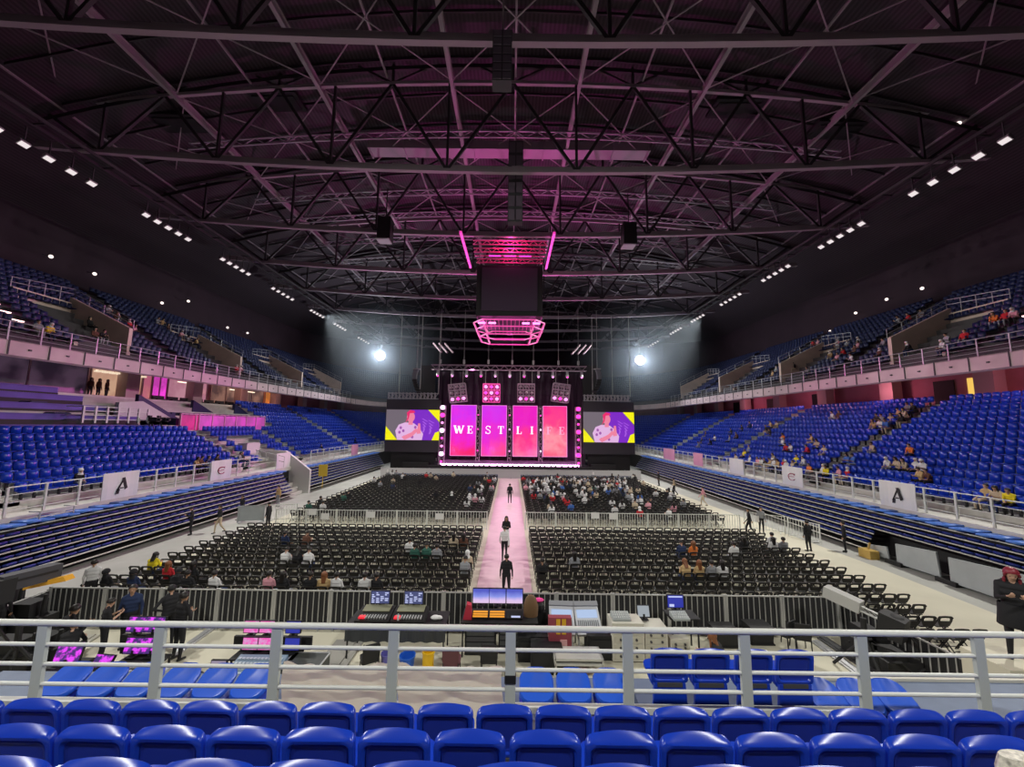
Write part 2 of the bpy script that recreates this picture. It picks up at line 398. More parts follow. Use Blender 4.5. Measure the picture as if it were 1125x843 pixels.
def seat_thing(loc, label, group, rz=0, folded=False):
    """moulded seat, facing +Y: shell with rolled rim and recessed rear panel, tipped-up pan, bracket"""
    t = thing('stadium_seat', loc, label, 'seat', group, rz)
    T = .12; b = MB()
    lo = [L(rrect(.36, .46, .78, .06, .03), .012, -.02, T), L(rrect(.44, .44, .802, .055, .034), .026, .0, T), L(rrect(.462, .43, .808, .045, .034), .018, 0, T),
          L(rrect(.472, .42, .806, .04, .022), .0, 0, T), L(rrect(.472, .42, .800, .04, .006), -.018, 0, T), L(rrect(.475, .42, .794, .04, .0), -.030, 0, T), L(rrect(.462, .43, .784, .036, 0), -.036, 0, T),
          L(rrect(.415, .45, .762, .05, 0), -.032, 0, T), L(rrect(.395, .46, .750, .05, 0), -.012, 0, T), L(rrect(.33, .50, .72, .04, 0), .0, 0, T)]
    b.loft(lo); b.cur = 0
    bb = b
    bb.build('backrest', M_blue, t, smooth=True)
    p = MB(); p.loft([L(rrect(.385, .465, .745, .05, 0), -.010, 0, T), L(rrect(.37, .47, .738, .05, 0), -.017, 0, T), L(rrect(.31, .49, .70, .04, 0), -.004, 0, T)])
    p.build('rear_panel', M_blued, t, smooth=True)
    p = MB()
    for y, q in ((.06, .9), (.05, 1), (.01, 1.0)): pass
    p.loft([[Vector((x*q, y+.18+(z-.6)*.95, .40+dz+(z-.6)*.2)) for x, z in rrect(.44, .42, .82, .08)] for q, dz, y in ((.9, -.03, 0), (1, 0, 0), (1, .03, 0), (.88, .035, 0))])
    p.build('seat_pan', M_blue, t, smooth=True)
    p = MB(); p.bar((-.16, 0, .40), (.16, 0, .40), .05); p.bar((-.12, 0, 0), (-.12, .02, .42), .05, .03); p.bar((.12, 0, 0), (.12, .02, .42), .05, .03); p.box(-.18, .18, -.05, .06, 0, .015)
    p.build('bracket', M_dark, t); return t
# three rows right in front of the viewer
ROWS = ((3.49, 3.80, 'row right behind the railing'), (2.76, 4.14, 'second row from the railing'), (2.03, 4.53, 'third row, nearest the viewer'))
first = None
for ri, (Y, z, rn) in enumerate(ROWS):
    dlim = (Y*.9936+.3)*1.85; off = (-.03, .0, .05)[ri]
    n = int(dlim/.5)+1
    xs = [(.5*i+off+.25*(ri % 2 == 1)*1) for i in range(-n, n+1)]
    xs = [x for x in xs if abs(x) < dlim]
    for j, x in enumerate(xs):
        rs = math.radians(random.uniform(-1.2, 1.2))
        lb = f'blue plastic seat seen from behind, {nth(j+1)} from left, {rn}'
        if first is None: first = seat_thing((x, Y, z), lb, 'blue seats in the near stand')
        else: dup(first, (x, Y, z), rs, lb)
    b = MB(); b.box(-9, 9, Y-.35, Y+.38, z-.6, z); struct('near_terrace_step', b, M_conc)
b = MB(); b.box(-9, 9, 1.3, 1.68, 3.9, 4.82); b.box(-9, 9, -12.5, 1.4, 4.0, 5.1); struct('near_terrace_step', b, M_conc)
b = MB(); b.box(-9, 9, 3.87, 4.72, 3.3, 3.63); struct('walkway', b, mat('near_walk', (.10, .11, .16), .6, var=.2))
b = MB(); b.box(-9, 9, 4.55, 4.72, 3.62, 3.74); b.box(-4.6, 4.2, 4.72, 4.95, 3.2, 3.55)
b = MB(); b.box(-8, 4.3, 4.90, 4.98, 3.57, 3.64); struct('trim_deck_edge', b, M_paint)
b = MB(); b.box(-8, 9.5, 4.72, 6.4, 2.95, 3.05); struct('deck', b, M_deck)
b = MB(); b.box(-8, 9.5, 4.73, 4.88, 3.05, 3.2); struct('deck_step', b, M_black); b = MB(); b.box(1.75, 4.0, 5.0, 5.7, 3.05, 3.33); struct('deck_riser', b, M_deck)
b = MB(); b.box(4.2, 9.5, 6.4, 6.48, 2.95, 3.09); struct('trim_deck_far', b, M_pcase)
b = MB(); b.box(-9, 9, 4.6, 6.3, 0, 2.95); struct('wall_near_podium', b, M_black)
# lower row beyond the railing: standing seats and folded ones
def folded_seat(loc, label, rz=0):
    t = thing('stadium_seat', loc, label, 'seat', 'folded seats beyond the railing', rz)
    p = MB(); base = rrect(.46, 0, .44, .14, .02)
    def at(q, h, s=1.): return [Vector((x*q, (z*s)*.82+.02, .38+h+z*s*.42)) for x, z in base]
    p.loft([at(.86, -.03), at(1, 0), at(1.0, .03), at(.93, .05), at(.8, .045)])
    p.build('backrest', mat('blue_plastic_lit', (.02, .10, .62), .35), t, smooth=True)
    p = MB(); p.loft([[Vector((x*q, .05+z*.8, .30+h)) for x, z in base] for q, h in ((.9, 0), (1, .03), (.95, .05))]); p.build('seat_pan', M_blue, t, smooth=True)
    p = MB()
    for s in (-1, 1): p.bar((s*.2, .05, 0), (s*.2, .3, .36), .03); p.bar((s*.2, .4, 0), (s*.2, .05, .34), .03)
    p.build('frame', M_black, t); return t
fs = None; k = 0
for i, x in enumerate([-5.95+.5*j for j in range(6)]+[.38, .88, 1.38]+[4.15, 4.6, 5.05, 7.15]):
    sd = 'left part' if x < -2 else ('middle part, beside the canvas' if x < 2 else 'right part')
    lb = f'blue folded-down seat beyond the railing, {sd}, {nth(i+1 if i < 6 else (i-5 if i < 9 else i-8))} from left'
    if x < -2 or 1: z = 3.03
    rz = 0.
    y = 5.25 if x < 4 else 5.1
    if fs is None: fs = folded_seat((x, y, z), lb, rz)
    else: dup(fs, (x, y, z), rz, lb)
for i, x in enumerate((2.07, 2.60, 3.15, 3.68)):
    c = dup(first, (x, 5.2, 3.33), 0, f'upright blue seat beyond the railing, {nth(i+1)} from left', 'upright seats beyond the railing')
    q = MB(); q.loft([[Vector((xx*u, y, z)) for xx, z in ((-.2, .42), (.2, .42), (.225, .06), (-.225, .06))] for y, u in ((.06, .9), (.02, 1), (-.02, 1))]); q.build('lower_shell', M_blue, c)

# white railing of the near stand
t = thing('railing', (0, 4.4, 3.63), 'white steel railing with four rails crossing in front of the near seats', 'railing')
rz_ = [1.15, .93, .73, .53]
for i, h in enumerate(rz_):
    b = MB(); b.tube((-8.6, 0, h), (8.6, 0, h-.006), .032 if i == 0 else .02, 10); b.build('top_rail' if i == 0 else 'rail', M_paint, t, smooth=True)
for i in range(-5, 7):
    x = .02+1.285*i
    b = MB(); b.box(x-.055, x+.055, -.02, .02, -.02, 1.13); b.build('post', M_post, t)
    if i in (0, ): 
        b = MB(); b.box(x-.062, x+.062, -.03, .03, .60, .68); b.box(x-.062, x+.062, -.03, .03, .30, .37); b.build('tape', M_black, t)
# canvas sheets tied to the railing
M_canvas = mat('canvas', (.80, .77, .62), .85, var=.06, scale=6, bump=.2)
nt = M_canvas.node_tree; tl_ = nt.nodes.new('ShaderNodeBsdfTranslucent'); tl_.inputs[0].default_value = (.92, .92, .72, 1)
mx = nt.nodes.new('ShaderNodeMixShader'); mx.inputs[0].default_value = .55; bs = nt.nodes['Principled BSDF']; ou = nt.nodes['Material Output']
nt.links.new(bs.outputs[0], mx.inputs[1]); nt.links.new(tl_.outputs[0], mx.inputs[2]); nt.links.new(mx.outputs[0], ou.inputs['Surface'])
def canvas(x0, x1, label):
    n, m = 28, 20; V = []; z0, z1 = 3.66, 4.36; rnd = random.Random(int(x0*10))
    ph = [rnd.uniform(0, 6) for _ in range(6)]
    for j in range(m+1):
        for i in range(n+1):
            u = i/n; v = j/m; x = x0+(x1-x0)*u; sag = .05*math.sin(PI*u)*v
            y = 4.428+.030*abs(math.sin(4*u+2.2*v+ph[0]))+.028*abs(math.sin(3.4*v-5*u+ph[1]))+.005*math.sin(30*u+ph[2]-5*v)*v+.022*abs(math.sin(7*(v+1.3*u)+ph[3]))
            V.append((x+.02*math.sin(6*v), y, z0+(z1-z0)*v-sag+.01*math.sin(30*u)*v))
    Fc = [(j*(n+1)+i, j*(n+1)+i+1, (j+1)*(n+1)+i+1, (j+1)*(n+1)+i) for j in range(m) for i in range(n)]
    o = MB().add(V, Fc).build('canvas_sheet', M_canvas, smooth=True)
    tag(o, label, 'canvas sheet', 'canvas sheets on the railing')
canvas(-2.50, -1.33, 'creased cream canvas sheet tied to the railing, left of the taped post')
canvas(-1.22, -.06, 'creased cream canvas sheet tied to the railing, right of the taped post')

# ---------------------------------------------------------------- side stands
def bench_mesh(name):
    b = MB()
    b.loft([[Vector((x, y+.04*(1-(x/.22)**2), z)) for x, z in rrect(.44, .40, .82, .09, .03, 2, 2)] for y in (.0,)]+
           [[Vector((x, -.05-(z-.4)*.12+.02*(1-(x/.22)**2), z)) for x, z in rrect(.455, .39, .84, .09, .03, 2, 2)]])
    b.loft([[Vector((x*q, .02+(z)*1.0, zz)) for x, z in rrect(.44, 0, .40, .08, 0, 2, 2)] for q, zz in ((.9, .36), (1, .40), (.95, .43))])
    b.cur = 1; b.box(-.03, .03, -.02, .1, 0, .4); me = b.mesh(name, [M_blue, M_dark]); me.polygons.foreach_set('use_smooth', [True]*len(me.polygons)); return me
ME_seat = bench_mesh('stadium_seat')
ME_low = MB().loft([[Vector((x, -.02, z)) for x, z in ((-.22, .38), (.22, .38), (.22, .80), (-.22, .80))], [Vector((x, -.08, z)) for x, z in ((-.22, .36), (.22, .36), (.2, .84), (-.2, .84))]]).box(-.22, .22, 0, .4, .36, .43).mesh('low', [M_blue])
def along(d, y0, step):
    """points (x,y,heading outward) along the plan line at distance d"""
    pts = path(d, y0, 14); out = []; acc = step/2
    for a, c in zip(pts, pts[1:]):
        l = math.hypot(c[0]-a[0], c[1]-a[1]); u = ((c[0]-a[0])/l, (c[1]-a[1])/l)
        while acc < l: out.append((a[0]+u[0]*acc, a[1]+u[1]*acc, u)); acc += step
        acc -= l
    return out
AIS_R = (16.2, 29.5, 43, 57, 71); AIS_L = (18.2, 34.5, 43, 57, 71)
def rowinfo(tier, i):
    return (MID0+MT*i+.28, MIDZ+MR*(i+1)) if tier == 'mid' else (UP0+UT*i+.3, UPZ+UR*(i+1))
# first terrace row keeps the walkway height
cand = []; farm = []; VOM_L = []; 
UVOM = ((26.6, 30.6), (39.6, 43.4), (52.5, 56.3), (65.5, 69.2))
for s in (-1, 1):
    for tier, N in (('mid', MN), ('up', UN)):
        for i in range(N):
            d, z = rowinfo(tier, i)
            for jx, (x, y, u) in enumerate(along(d, 14.0 if tier == 'mid' else 18.0, .52)):
                if x < RC*.2 and tier == 'mid' and False: continue
                if y < YC:
                    ais = AIS_L if s < 0 else AIS_R
                    if tier == 'up': ais = (24.2, 35, 48, 61)
                    if any(abs(y-a) < .65 for a in ais): continue
                    if tier == 'mid' and s < 0:
                        if y < 18.9: continue
                        if y < 33.9 and i >= 7: continue
                        if 33.9 < y < 47 and i >= 7: continue
                        if 36.6 < y < 40.2 and i < 5: continue
                    if tier == 'up' and any(a < y < c for a, c in UVOM) and i < 6: continue
                if y > YC+4 and abs(x) < 3: continue
                ang = math.atan2(u[1], u[0]) if s > 0 else math.atan2(u[1], -u[0])
                # seat faces the arena: its +Y turned to the inside
                hx = -u[1]*s; hy = u[0]
                rz = math.atan2(-hx, hy)
                P = (CX+s*x, y, z); dist = math.hypot(x, y)
                cand.append((dist, tier, s, i, jx, P, rz))
vis = []
for c in cand:
    P = Vector(c[5])-Vector((0, 0, EYE)); D = P.dot(FW)
    px = 562.5+F_PX*P.dot(RT)/D; py = 421.5-F_PX*P.dot(UP)/D
    c = (D,)+c[1:]
    (vis if (c[1] == 'mid' and -4 < px < 1130) else farm).append(c)
vis.sort(key=lambda c: c[0])
NEAR = vis[:205]; farm += vis[205:]
used_seats = {}
for D, tier, s, i, jx, P, rz in NEAR:
    o = bpy.data.objects.new('stadium_seat', ME_seat); C.objects.link(o); o.location = P; o.rotation_euler = (0, 0, rz)
    tag(o, f'blue stadium seat in {"left" if s < 0 else "right"} lower stand, {nth(i+1)} row up, {nth(jx+1)} from near end', 'seat', 'blue seats of the side stands')
mids = [c for c in farm if c[1] == 'mid']; ups = [c for c in farm if c[1] == 'up']
near_m = [c for c in mids if c[0] < 34]; far_m = [c for c in mids if c[0] >= 34]
o = stamp(ME_seat, [(c[5], c[6]) for c in near_m], 'stadium_seats_near', [M_blue, M_dark]); tag(o, 'countless further blue seats filling the nearer parts of the lower stands', 'seats', kind='stuff')
o = stamp(ME_low, [(c[5], c[6]) for c in far_m], 'stadium_seats', [M_blue]); tag(o, 'countless blue seats filling the far parts of the lower stands', 'seats', kind='stuff')
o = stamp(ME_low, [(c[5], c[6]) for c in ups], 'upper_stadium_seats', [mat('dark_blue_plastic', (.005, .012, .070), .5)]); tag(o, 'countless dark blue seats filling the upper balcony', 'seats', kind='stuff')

# aisle steps
for s, AA in ((-1, AIS_L), (1, AIS_R)):
    for k, a in enumerate(AA):
        b = MB()
        for i in range(MN):
            if s < 0 and k > 0 and i >= 7: continue
            d = MID0+MT*i
            b.box(CX+s*(d-.4)-0, CX+s*d, a-.55, a+.55, MIDZ+MR*i, MIDZ+MR*i+.22)
            b.box(min(CX+s*d, CX+s*(d+.05)), max(CX+s*d, CX+s*(d+.05)), a-.55, a+.55, MIDZ+MR*i, MIDZ+MR*(i+1)+.01)
        struct('aisle_steps', b, M_kerb)
# railings in bays
def side_rail(s, d, z, y0, y1, gap, h, label, group, nr=4, pm=M_paint, pw=.05):
    t = thing('railing', (CX+s*d, y0, z), label, 'railing', group)
    b = MB()
    for k in range(nr): b.tube((0, 0, h*(1-k*.26)), (0, y1-y0, h*(1-k*.26)), .028 if k == 0 else .018, 6)
    b.build('rails', pm, t, smooth=True)
    n = max(1, round((y1-y0)/gap))
    pb = MB().box(-pw*.4, pw*.4, -pw/2, pw/2, 0, h).mesh('post', [pm])
    for k in range(n+(1 if y1 > 60 else 0)):
        o = bpy.data.objects.new('post', pb); C.objects.link(o); o.parent = t; o.location = (0, (y1-y0)*k/n, 0)
for s in (-1, 1):
    sd = 'left' if s < 0 else 'right'
    y = 12.0 if s > 0 else 17.2; k = 0
    while y < 70:
        y1 = min(y+8.5, 71); k += 1
        if not (s < 0 and 36 < (y+y1)/2 < 39.5): side_rail(s, 22.35, 2.65, y, y1, 1.42, 1.32, f'white walkway railing along {sd} lower stand, {nth(k)} bay from near end', 'walkway railings', pw=.09)
        y = y1
    y = 14.0; k = 0
    while y < 70:
        y1 = y+8; k += 1
        side_rail(s, 30.15, 11.8, y, y1, 1.6, 1.15, f'grey railing on {sd} balcony edge, {nth(k)} bay from near end', 'balcony railings', 5, mat('rail_grey', (.42, .42, .44), .4, .3), .07)
        y = y1
# grooves between the balcony front panels, fixing studs
for s in (-1, 1):
    b = MB()
    for k in range(30):
        y = 14+k*2.0; b.box(CX+s*29.97-.02, CX+s*29.97+.02, y-.03, y+.03, 10.9, 11.8)
    struct('trim_balcony_joints_'+('left' if s < 0 else 'right'), b, M_dark)
    b = MB()
    for k in range(30):
        y = 15+k*2.0; b.box(CX+s*29.95-.03, CX+s*29.95+.03, y-.07, y+.07, 11.28, 11.38)
    tag(b.build('fixing_stud', M_dark), f'dark fixing studs on the {"left" if s < 0 else "right"} balcony front', 'studs', kind='stuff')
# columns under the balcony
for s in (-1, 1):
    for k in range(9):
        y = 20+k*7.2
        if s < 0 and y < 32: continue
        b = MB(); x = CX+s*35.3; b.box(x-.45, x+.45, y-.6, y+.6, MIDZ+MR*MN, 12.0)
        struct('column', b, mat('column_pink', (.5, .36, .36), .8))
# doors of the right concourse wall
for k, (y, lit) in enumerate(((28.6, 1), (31.0, 0), (44, 0), (52, 0), (60, 0))):
    x = CX+MID0+MT*MN+1.45
    b = MB(); b.box(x-.06, x, y-.75, y+.75, 8.95, 11.2); struct(f'door_{k+1}', b, glow('lit_doorway', (1, .62, .12), .9) if lit else M_black)
# balcony entrances: pale parapets
kk = 0
for s in (-1, 1):
    for k, (a, c) in enumerate(UVOM):
        kk += 1
        x0 = UP0+.4; zb = UPZ
        t = thing('entrance_parapet', (CX+s*x0, a, zb), f'pale concrete entrance box on {"left" if s < 0 else "right"} balcony, {nth(k+1)} from near end', 'entrance', 'balcony entrances')
        m = mat('entrance_concrete', (.62, .50, .42), .8, var=.1, scale=1)
        Ln = c-a
        def wall(y0, y1, p, nm):
            b = MB(); b.prism([(s*q, z) for q, z in (p if s > 0 else p[::-1])], y0, y1, 'xz'); b.build(nm, m, t)
        wall(Ln-.3, Ln, [(0, 0), (5.3, 3.6), (5.3, 5.5), (0, 2.9)], 'far_wall')
        wall(0, .25, [(0, 0), (5.3, 3.6), (5.3, 4.5), (0, .9)], 'near_wall')
        b = MB(); b.box(min(s*5.1, s*5.35), max(s*5.1, s*5.35), 0, Ln, .1, 5.0); b.build('rear_wall', m, t)
        b = MB(); b.box(min(s*0, s*5.2), max(s*0, s*5.2), .25, Ln-.3, .02, .1); b.build('landing', MATS['dark_concrete'], t)
        b = MB()
        for h in (.35, .75):
            b.tube((s*5.3, 0, 5.0+h), (s*5.3, Ln, 5.5+h), .03, 5); b.tube((s*5.3, Ln, 5.5+h), (0, Ln, 2.9+h), .03, 5)
        for q in range(5): b.tube((s*5.3, Ln*q/4, 4.9), (s*5.3, Ln*q/4, 5.0+.5*q/4+.75), .03, 5)
        for q in range(5): b.tube((s*5.3*q/4, Ln, 2.9+2.6*q/4), (s*5.3*q/4, Ln, 3.65+2.6*q/4), .03, 5)
        b.build('guard_rail', mat('rail_grey'), t)
# step lamps along the nearest balcony aisles
for s in (-1, 1):
    rows = [(7, 24.2), (9, 24.1), (6, 24.3), (8, 24.1), (5, 24.2), (4, 24.2), (3, 24.2), (2, 24.3)] if s < 0 else [(12, 24), (11, 24.2), (6, 24.2), (5, 24.2), (4, 24.1)]
    for k, (i, y) in enumerate(sorted(rows)):
        d, z = rowinfo('up', i)
        b = MB(); b.box(-.12, .12, -.32, .32, 0, .07); o = b.build('step_lamp', glow('step_glow', (1, .62, .6), 3), loc=(CX+s*(d-.3), y, z+.02))
        tag(o, f'small glowing step lamp in {"left" if s < 0 else "right"} balcony aisle, {nth(k+1)} from the bottom', 'step lamp', 'balcony step lamps')

# ---------------------------------------------------------------- retracted stands
def stand(s, y0, y1, label, skirt=0):
    t = thing('retracted_stand', (CX+s*20.3, y0, 0), label, 'retractable stand', 'retracted stands')
    Ln = y1-y0; N = 8; e = MB(); st = []; bk = MB()
    for k in range(N):
        d = .18*k; z = .32+.27*k
        ya = skirt if k < 4 else 0
        nb = MB(); nb.box(min(s*d, s*(d+.05)), max(s*d, s*(d+.05)), ya, Ln, z, z+.05); nb.build('deck_edge', mat('edge_strip', (.55, .55, .5), .5), t)
        bk.box(min(s*(d+.03), s*min(d+1.0,1.9)), max(s*(d+.03), s*min(d+1.0,1.9)), ya, Ln, z-.03, z+.01)
        if k: st += [((s*(d+.10), y, z+.05), (-s*PI/2)*-1) for y in np.arange(ya+.3, Ln, .52)]
    bk.box(min(s*1.45, s*1.9), max(s*1.45, s*1.9), 0, Ln, 0, 2.3)
    bk.build('decking', M_black, t)
    fm = MB().loft([[Vector((x, .0, z)) for x, z in rrect(.47, 0, .12, .03, .01, 1, 2)], [Vector((x*.94, -.09, z*.9)) for x, z in rrect(.47, 0, .12, .03, .01, 1, 2)]]).mesh('f', [M_blued])
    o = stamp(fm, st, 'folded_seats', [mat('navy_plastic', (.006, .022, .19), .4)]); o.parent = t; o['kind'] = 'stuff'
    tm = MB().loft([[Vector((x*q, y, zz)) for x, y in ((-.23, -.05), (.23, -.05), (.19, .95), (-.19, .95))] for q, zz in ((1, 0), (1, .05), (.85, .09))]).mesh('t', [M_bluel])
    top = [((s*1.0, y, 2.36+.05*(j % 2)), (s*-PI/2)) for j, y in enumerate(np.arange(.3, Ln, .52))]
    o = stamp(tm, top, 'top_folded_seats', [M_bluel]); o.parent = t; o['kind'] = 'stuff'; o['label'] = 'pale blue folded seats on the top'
    return t
stand(1, 11.8, 62, 'long retracted seating stand with folded blue seats at right floor edge', 10.2)
stand(-1, 12.5, 36.3, 'retracted seating stand with folded blue seats at left floor edge, nearer one')
stand(-1, 39.0, 62, 'retracted seating stand at left floor edge beyond the white stair, farther one')
# grey skirt panels under the right stand
for k, (a, c) in enumerate(((12.2, 15.0), (15.3, 18.0), (18.4, 20.4), (20.8, 22.0))):
    b = MB(); h = (1.5, 1.42, 1.3, .8)[k]
    b.prism([(a, .18), (c, .12), (c, h-.2), (a+.1, h)], CX+20.42, CX+20.5, 'yz')
    tag(b.build('skirt_panel', M_panel), f'pale grey skirt panel leaning on the right stand, {nth(k+1)} from near end', 'panel', 'grey skirt panels')
for k, y in enumerate((15.15, 18.2, 20.6)):
    b = MB(); b.box(CX+20.3, CX+21, y-.5, y+.35, 0, .2); b.tube((CX+20.6, y-.3, .2), (CX+20.6, y-.3, .5), .06); tag(b.build('wheel_unit', M_black), f'black wheel unit under the right stand, {nth(k+1)} from near end', 'wheel unit', 'wheel units')
b = MB(); b.tube((CX+20.0, 21.6, .1), (CX+20.2, 21.6, .8), .05); b.box(CX+19.8, CX+20.3, 21.2, 21.9, 0, .45); tag(b.build('floor_trolley', mat('tan', (.5, .33, .08), .6)), 'small tan trolley by the right stand skirt', 'trolley')
# ---------------------------------------------------------------- folding chairs on the floor
def chair_parts():
    """black plastic folding chair facing +Y: back with an open grip, seat, two leg frames"""
    b = MB()
    def P(x, z): return Vector((x, -.20-(z-.44)*.22, z))
    W = [(-.22, .44), (-.235, .62), (-.235, .80), (-.20, .83), (0, .845), (.20, .83), (.235, .80), (.235, .62), (.22, .44)]
    def ring(pts_out, pts_in):
        n = len(pts_out); vs = []
        for (x, z) in pts_out+pts_in: p = P(x, z); vs += [p+Vector((0, .012, 0)), p-Vector((0, .012, 0))]
        fs = []
        for i in range(n-1):
            o = lambda q, s: 2*q+s; a, c, d, e = i, i+1, n+i+1, n+i
            fs += [(o(a, 0), o(c, 0), o(d, 0), o(e, 0)), (o(a, 1), o(e, 1), o(d, 1), o(c, 1)), (o(a, 0), o(a, 1), o(c, 1), o(c, 0)), (o(e, 0), o(d, 0), o(d, 1), o(e, 1))]
        b.add(vs, fs)
    ring([(-.235, .66), (-.235, .80), (-.20, .835), (0, .845), (.20, .835), (.235, .80), (.235, .66)],
         [(-.165, .66), (-.165, .74), (-.14, .775), (0, .785), (.14, .775), (.165, .74), (.165, .66)])
    b.loft([[P(x, z)+Vector((0, t, 0)) for x, z in ((-.235, .67), (.235, .67), (.16, .50), (-.16, .50))] for t in (-.012, .012)])
    back = b
    st = MB().loft([[Vector((x*q, y*q+.02, z)) for x, y in ((-.2, -.19), (.2, -.19), (.21, .15), (.17, .2), (-.17, .2), (-.21, .15))] for q, z in ((.93, .425), (1, .44), (.96, .46))])
    lg = MB()
    for s in (-1, 1):
        lg.bar((s*.225, -.30, .80), (s*.235, .20, 0), .022, .03)
        lg.bar((s*.20, .14, .44), (s*.215, -.27, 0), .022, .03)
    lg.bar((-.21, .15, .1), (.21, .15, .1), .018); lg.bar((-.2, -.20, .12), (.2, -.20, .12), .018)
    return back, st, lg
bk, st, lg = chair_parts()
me_b = bk.mesh('backrest', M_blk2); me_s = st.mesh('seat', M_blk2); me_l = lg.mesh('leg_frame', M_black)
al = MB(); al.add(bk.v, bk.f); al.add(st.v, st.f); al.add(lg.v, lg.f); ME_CH = al.mesh('folding_chair', M_blk2)
CH = []   # x, y, side, row, seat, block
for i in range(11):
    Y = 15.25+.9*i
    for j in range(27): CH.append((1.4+.522*j, Y, 'right', i, j, 'near'))
    for j in range(28): CH.append((-1.95-.522*j, Y, 'left', i, j, 'near'))
for i in range(25):
    Y = 27.75+.88*i
    for j in range(27): CH.append((1.5+.522*j, Y, 'right', i, j, 'far'))
    for j in range(27): CH.append((-1.9-.522*j, Y, 'left', i, j, 'far'))
for j in range(5): CH.append((12.55+.55*j, 12.75, 'corner', 0, j, 'corner'))
for j in range(5): CH.append((12.4+.55*j, 13.55, 'corner', 1, j, 'corner'))
for j in range(4): CH.append((13.0+.55*j, 14.4, 'corner', 2, j, 'corner'))
CH.sort(key=lambda c: c[1]); CH_near = CH[:300]; CH_far = CH[300:]
proto = None
def ch_label(c):
    if c[2] == 'corner': return f'black folding chair outside the slanting barrier, {nth(c[4]+1)} from left, {("front", "middle", "third")[c[3]]} row of that corner'
    return f'black folding chair {c[2]} of aisle, {nth(c[3]+1)} row behind front barrier, {nth(c[4]+1)} from the aisle'
for n, c in enumerate(CH_near):
    jit = random.uniform(-.03, .03)
    if n < 75:
        if proto is None:
            t = thing('folding_chair', (c[0], c[1], .012), ch_label(c), 'chair', 'black folding chairs on the floor', jit)
            for nm, me in (('backrest', me_b), ('seat', me_s), ('leg_frame', me_l)):
                o = bpy.data.objects.new(nm, me); C.objects.link(o); o.parent = t
            proto = t
        else: dup(proto, (c[0], c[1], .012), jit, ch_label(c))
    else:
        o = bpy.data.objects.new('folding_chair', ME_CH); C.objects.link(o); o.location = (c[0], c[1], .012); o.rotation_euler.z = jit
        tag(o, ch_label(c), 'chair', 'black folding chairs on the floor')
o = stamp(ME_CH, [((c[0], c[1], .012), random.uniform(-.03, .03)) for c in CH_far if not (c[5] == 'far' and c[3] > 23)], 'folding_chairs', [M_blk2]); tag(o, 'rows and rows of further black folding chairs facing the stage', 'chairs', kind='stuff')
o = stamp(ME_CH, [((c[0], c[1], .012), 0) for c in CH_far if c[5] == 'far' and c[3] > 23], 'front_row_chairs', [mat('blue_chair', (.04, .07, .18), .5)]); tag(o, 'dark blue chairs in the row closest to the stage', 'chairs', kind='stuff')

# centre aisle runner; its pink is stage light painted into the colour
b = MB(); b.box(-1.42, .96, 14.8, 50.6, .012, .035); tag(b.build('aisle_runner', mat('runner_pink_light', (.70, .50, .55), .6, var=.06, scale=1.5)), 'pale centre aisle runner with painted-in pink stage light, leading to the stage', 'runner')

# ---------------------------------------------------------------- crowd barriers
def barrier(name, p, q, h, gap, label, group, pm=None, nb=0, post=.07, solid=False, scrim=False):
    p = Vector((*p, 0)); q = Vector((*q, 0)); L_ = (q-p).length; a = math.atan2(q.y-p.y, q.x-p.x)
    t = thing(name, p, label, 'barrier', group, a); pm = pm or M_steel
    b = MB(); b.box(0, L_, -.02, .02, h-.04, h); b.box(0, L_, -.015, .015, .10, .14)
    b.build('rail', pm, t)
    b = MB(); n = nb or int(L_/gap)
    if solid: b.box(0.02, L_-.02, -.01, .01, .12, h-.03)
    else:
        for k in range(1, n): b.box(L_*k/n-.014, L_*k/n+.014, -.01, .01, .12, h-.02)
    b.build('panel' if solid else 'bars', pm, t)
    for x in (0.02, L_-.02): MB().box(x-post/2, x+post/2, -.03, .03, 0, h+.02).build('post', pm, t)
    for q in (.12, .88): MB().box(L_*q-.03, L_*q+.03, -.3, .3, 0.012, .05).build('foot', pm, t)
    if scrim: MB().box(.01, L_-.01, .03, .04, .06, h-.05).build('black_cloth', mat('black_scrim', (.025, .025, .027), .9), t)
    return t
n = 14
for k in range(n):
    x0 = -16.1+27.6*k/n; x1 = -16.1+27.6*(k+1)/n
    barrier('crowd_barrier', (x0+.02, 13.82), (x1-.02, 13.82), 1.2, .19, f'grey barred barrier between mixing area and chairs, {nth(k+1)} panel from left', 'front barrier line', scrim=True)
pr = [(11.5, 13.8), (11.66, 12.2), (11.85, 10.2), (12.1, 8.2), (12.3, 6.6)]
for k, (a, c) in enumerate(zip(pr, pr[1:])):
    barrier('crowd_barrier', a, c, 1.12, .19, f'grey barred barrier slanting towards viewer at right, {nth(k+1)} panel from the corner', 'right slanting barriers', scrim=True)
pr = [(-16.1, 13.8), (-16.0, 12.2), (-15.9, 10.2)]
for k, (a, c) in enumerate(zip(pr, pr[1:])):
    barrier('crowd_barrier', a, c, 1.12, .19, f'grey barred barrier turning towards viewer at left, {nth(k+1)} panel from the corner', 'left slanting barriers', scrim=True)
for sd, x0, x1, n in (('left', -15.9, -1.55, 7), ('right', 1.0, 15.6, 7)):
    for k in range(n):
        a = x0+(x1-x0)*k/n; c = x0+(x1-x0)*(k+1)/n
        barrier('crowd_barrier', (a, 26.2), (c-.02, 26.2), 1.2, .17, f'pale barred barrier across the chair rows, {sd} of aisle, {nth(k+1)} panel from left', 'middle barrier line', M_paint)
for k in range(16):
    a = -17.4+34.8*k/16; barrier('stage_barrier', (a, 50.9), (a+2.15, 50.9), 1.25, .2, f'pale solid barrier in front of the stage, {nth(k+1)} panel from left', 'stage barrier line', mat('pale_grey_panel', (.5, .5, .52), .6), solid=True)
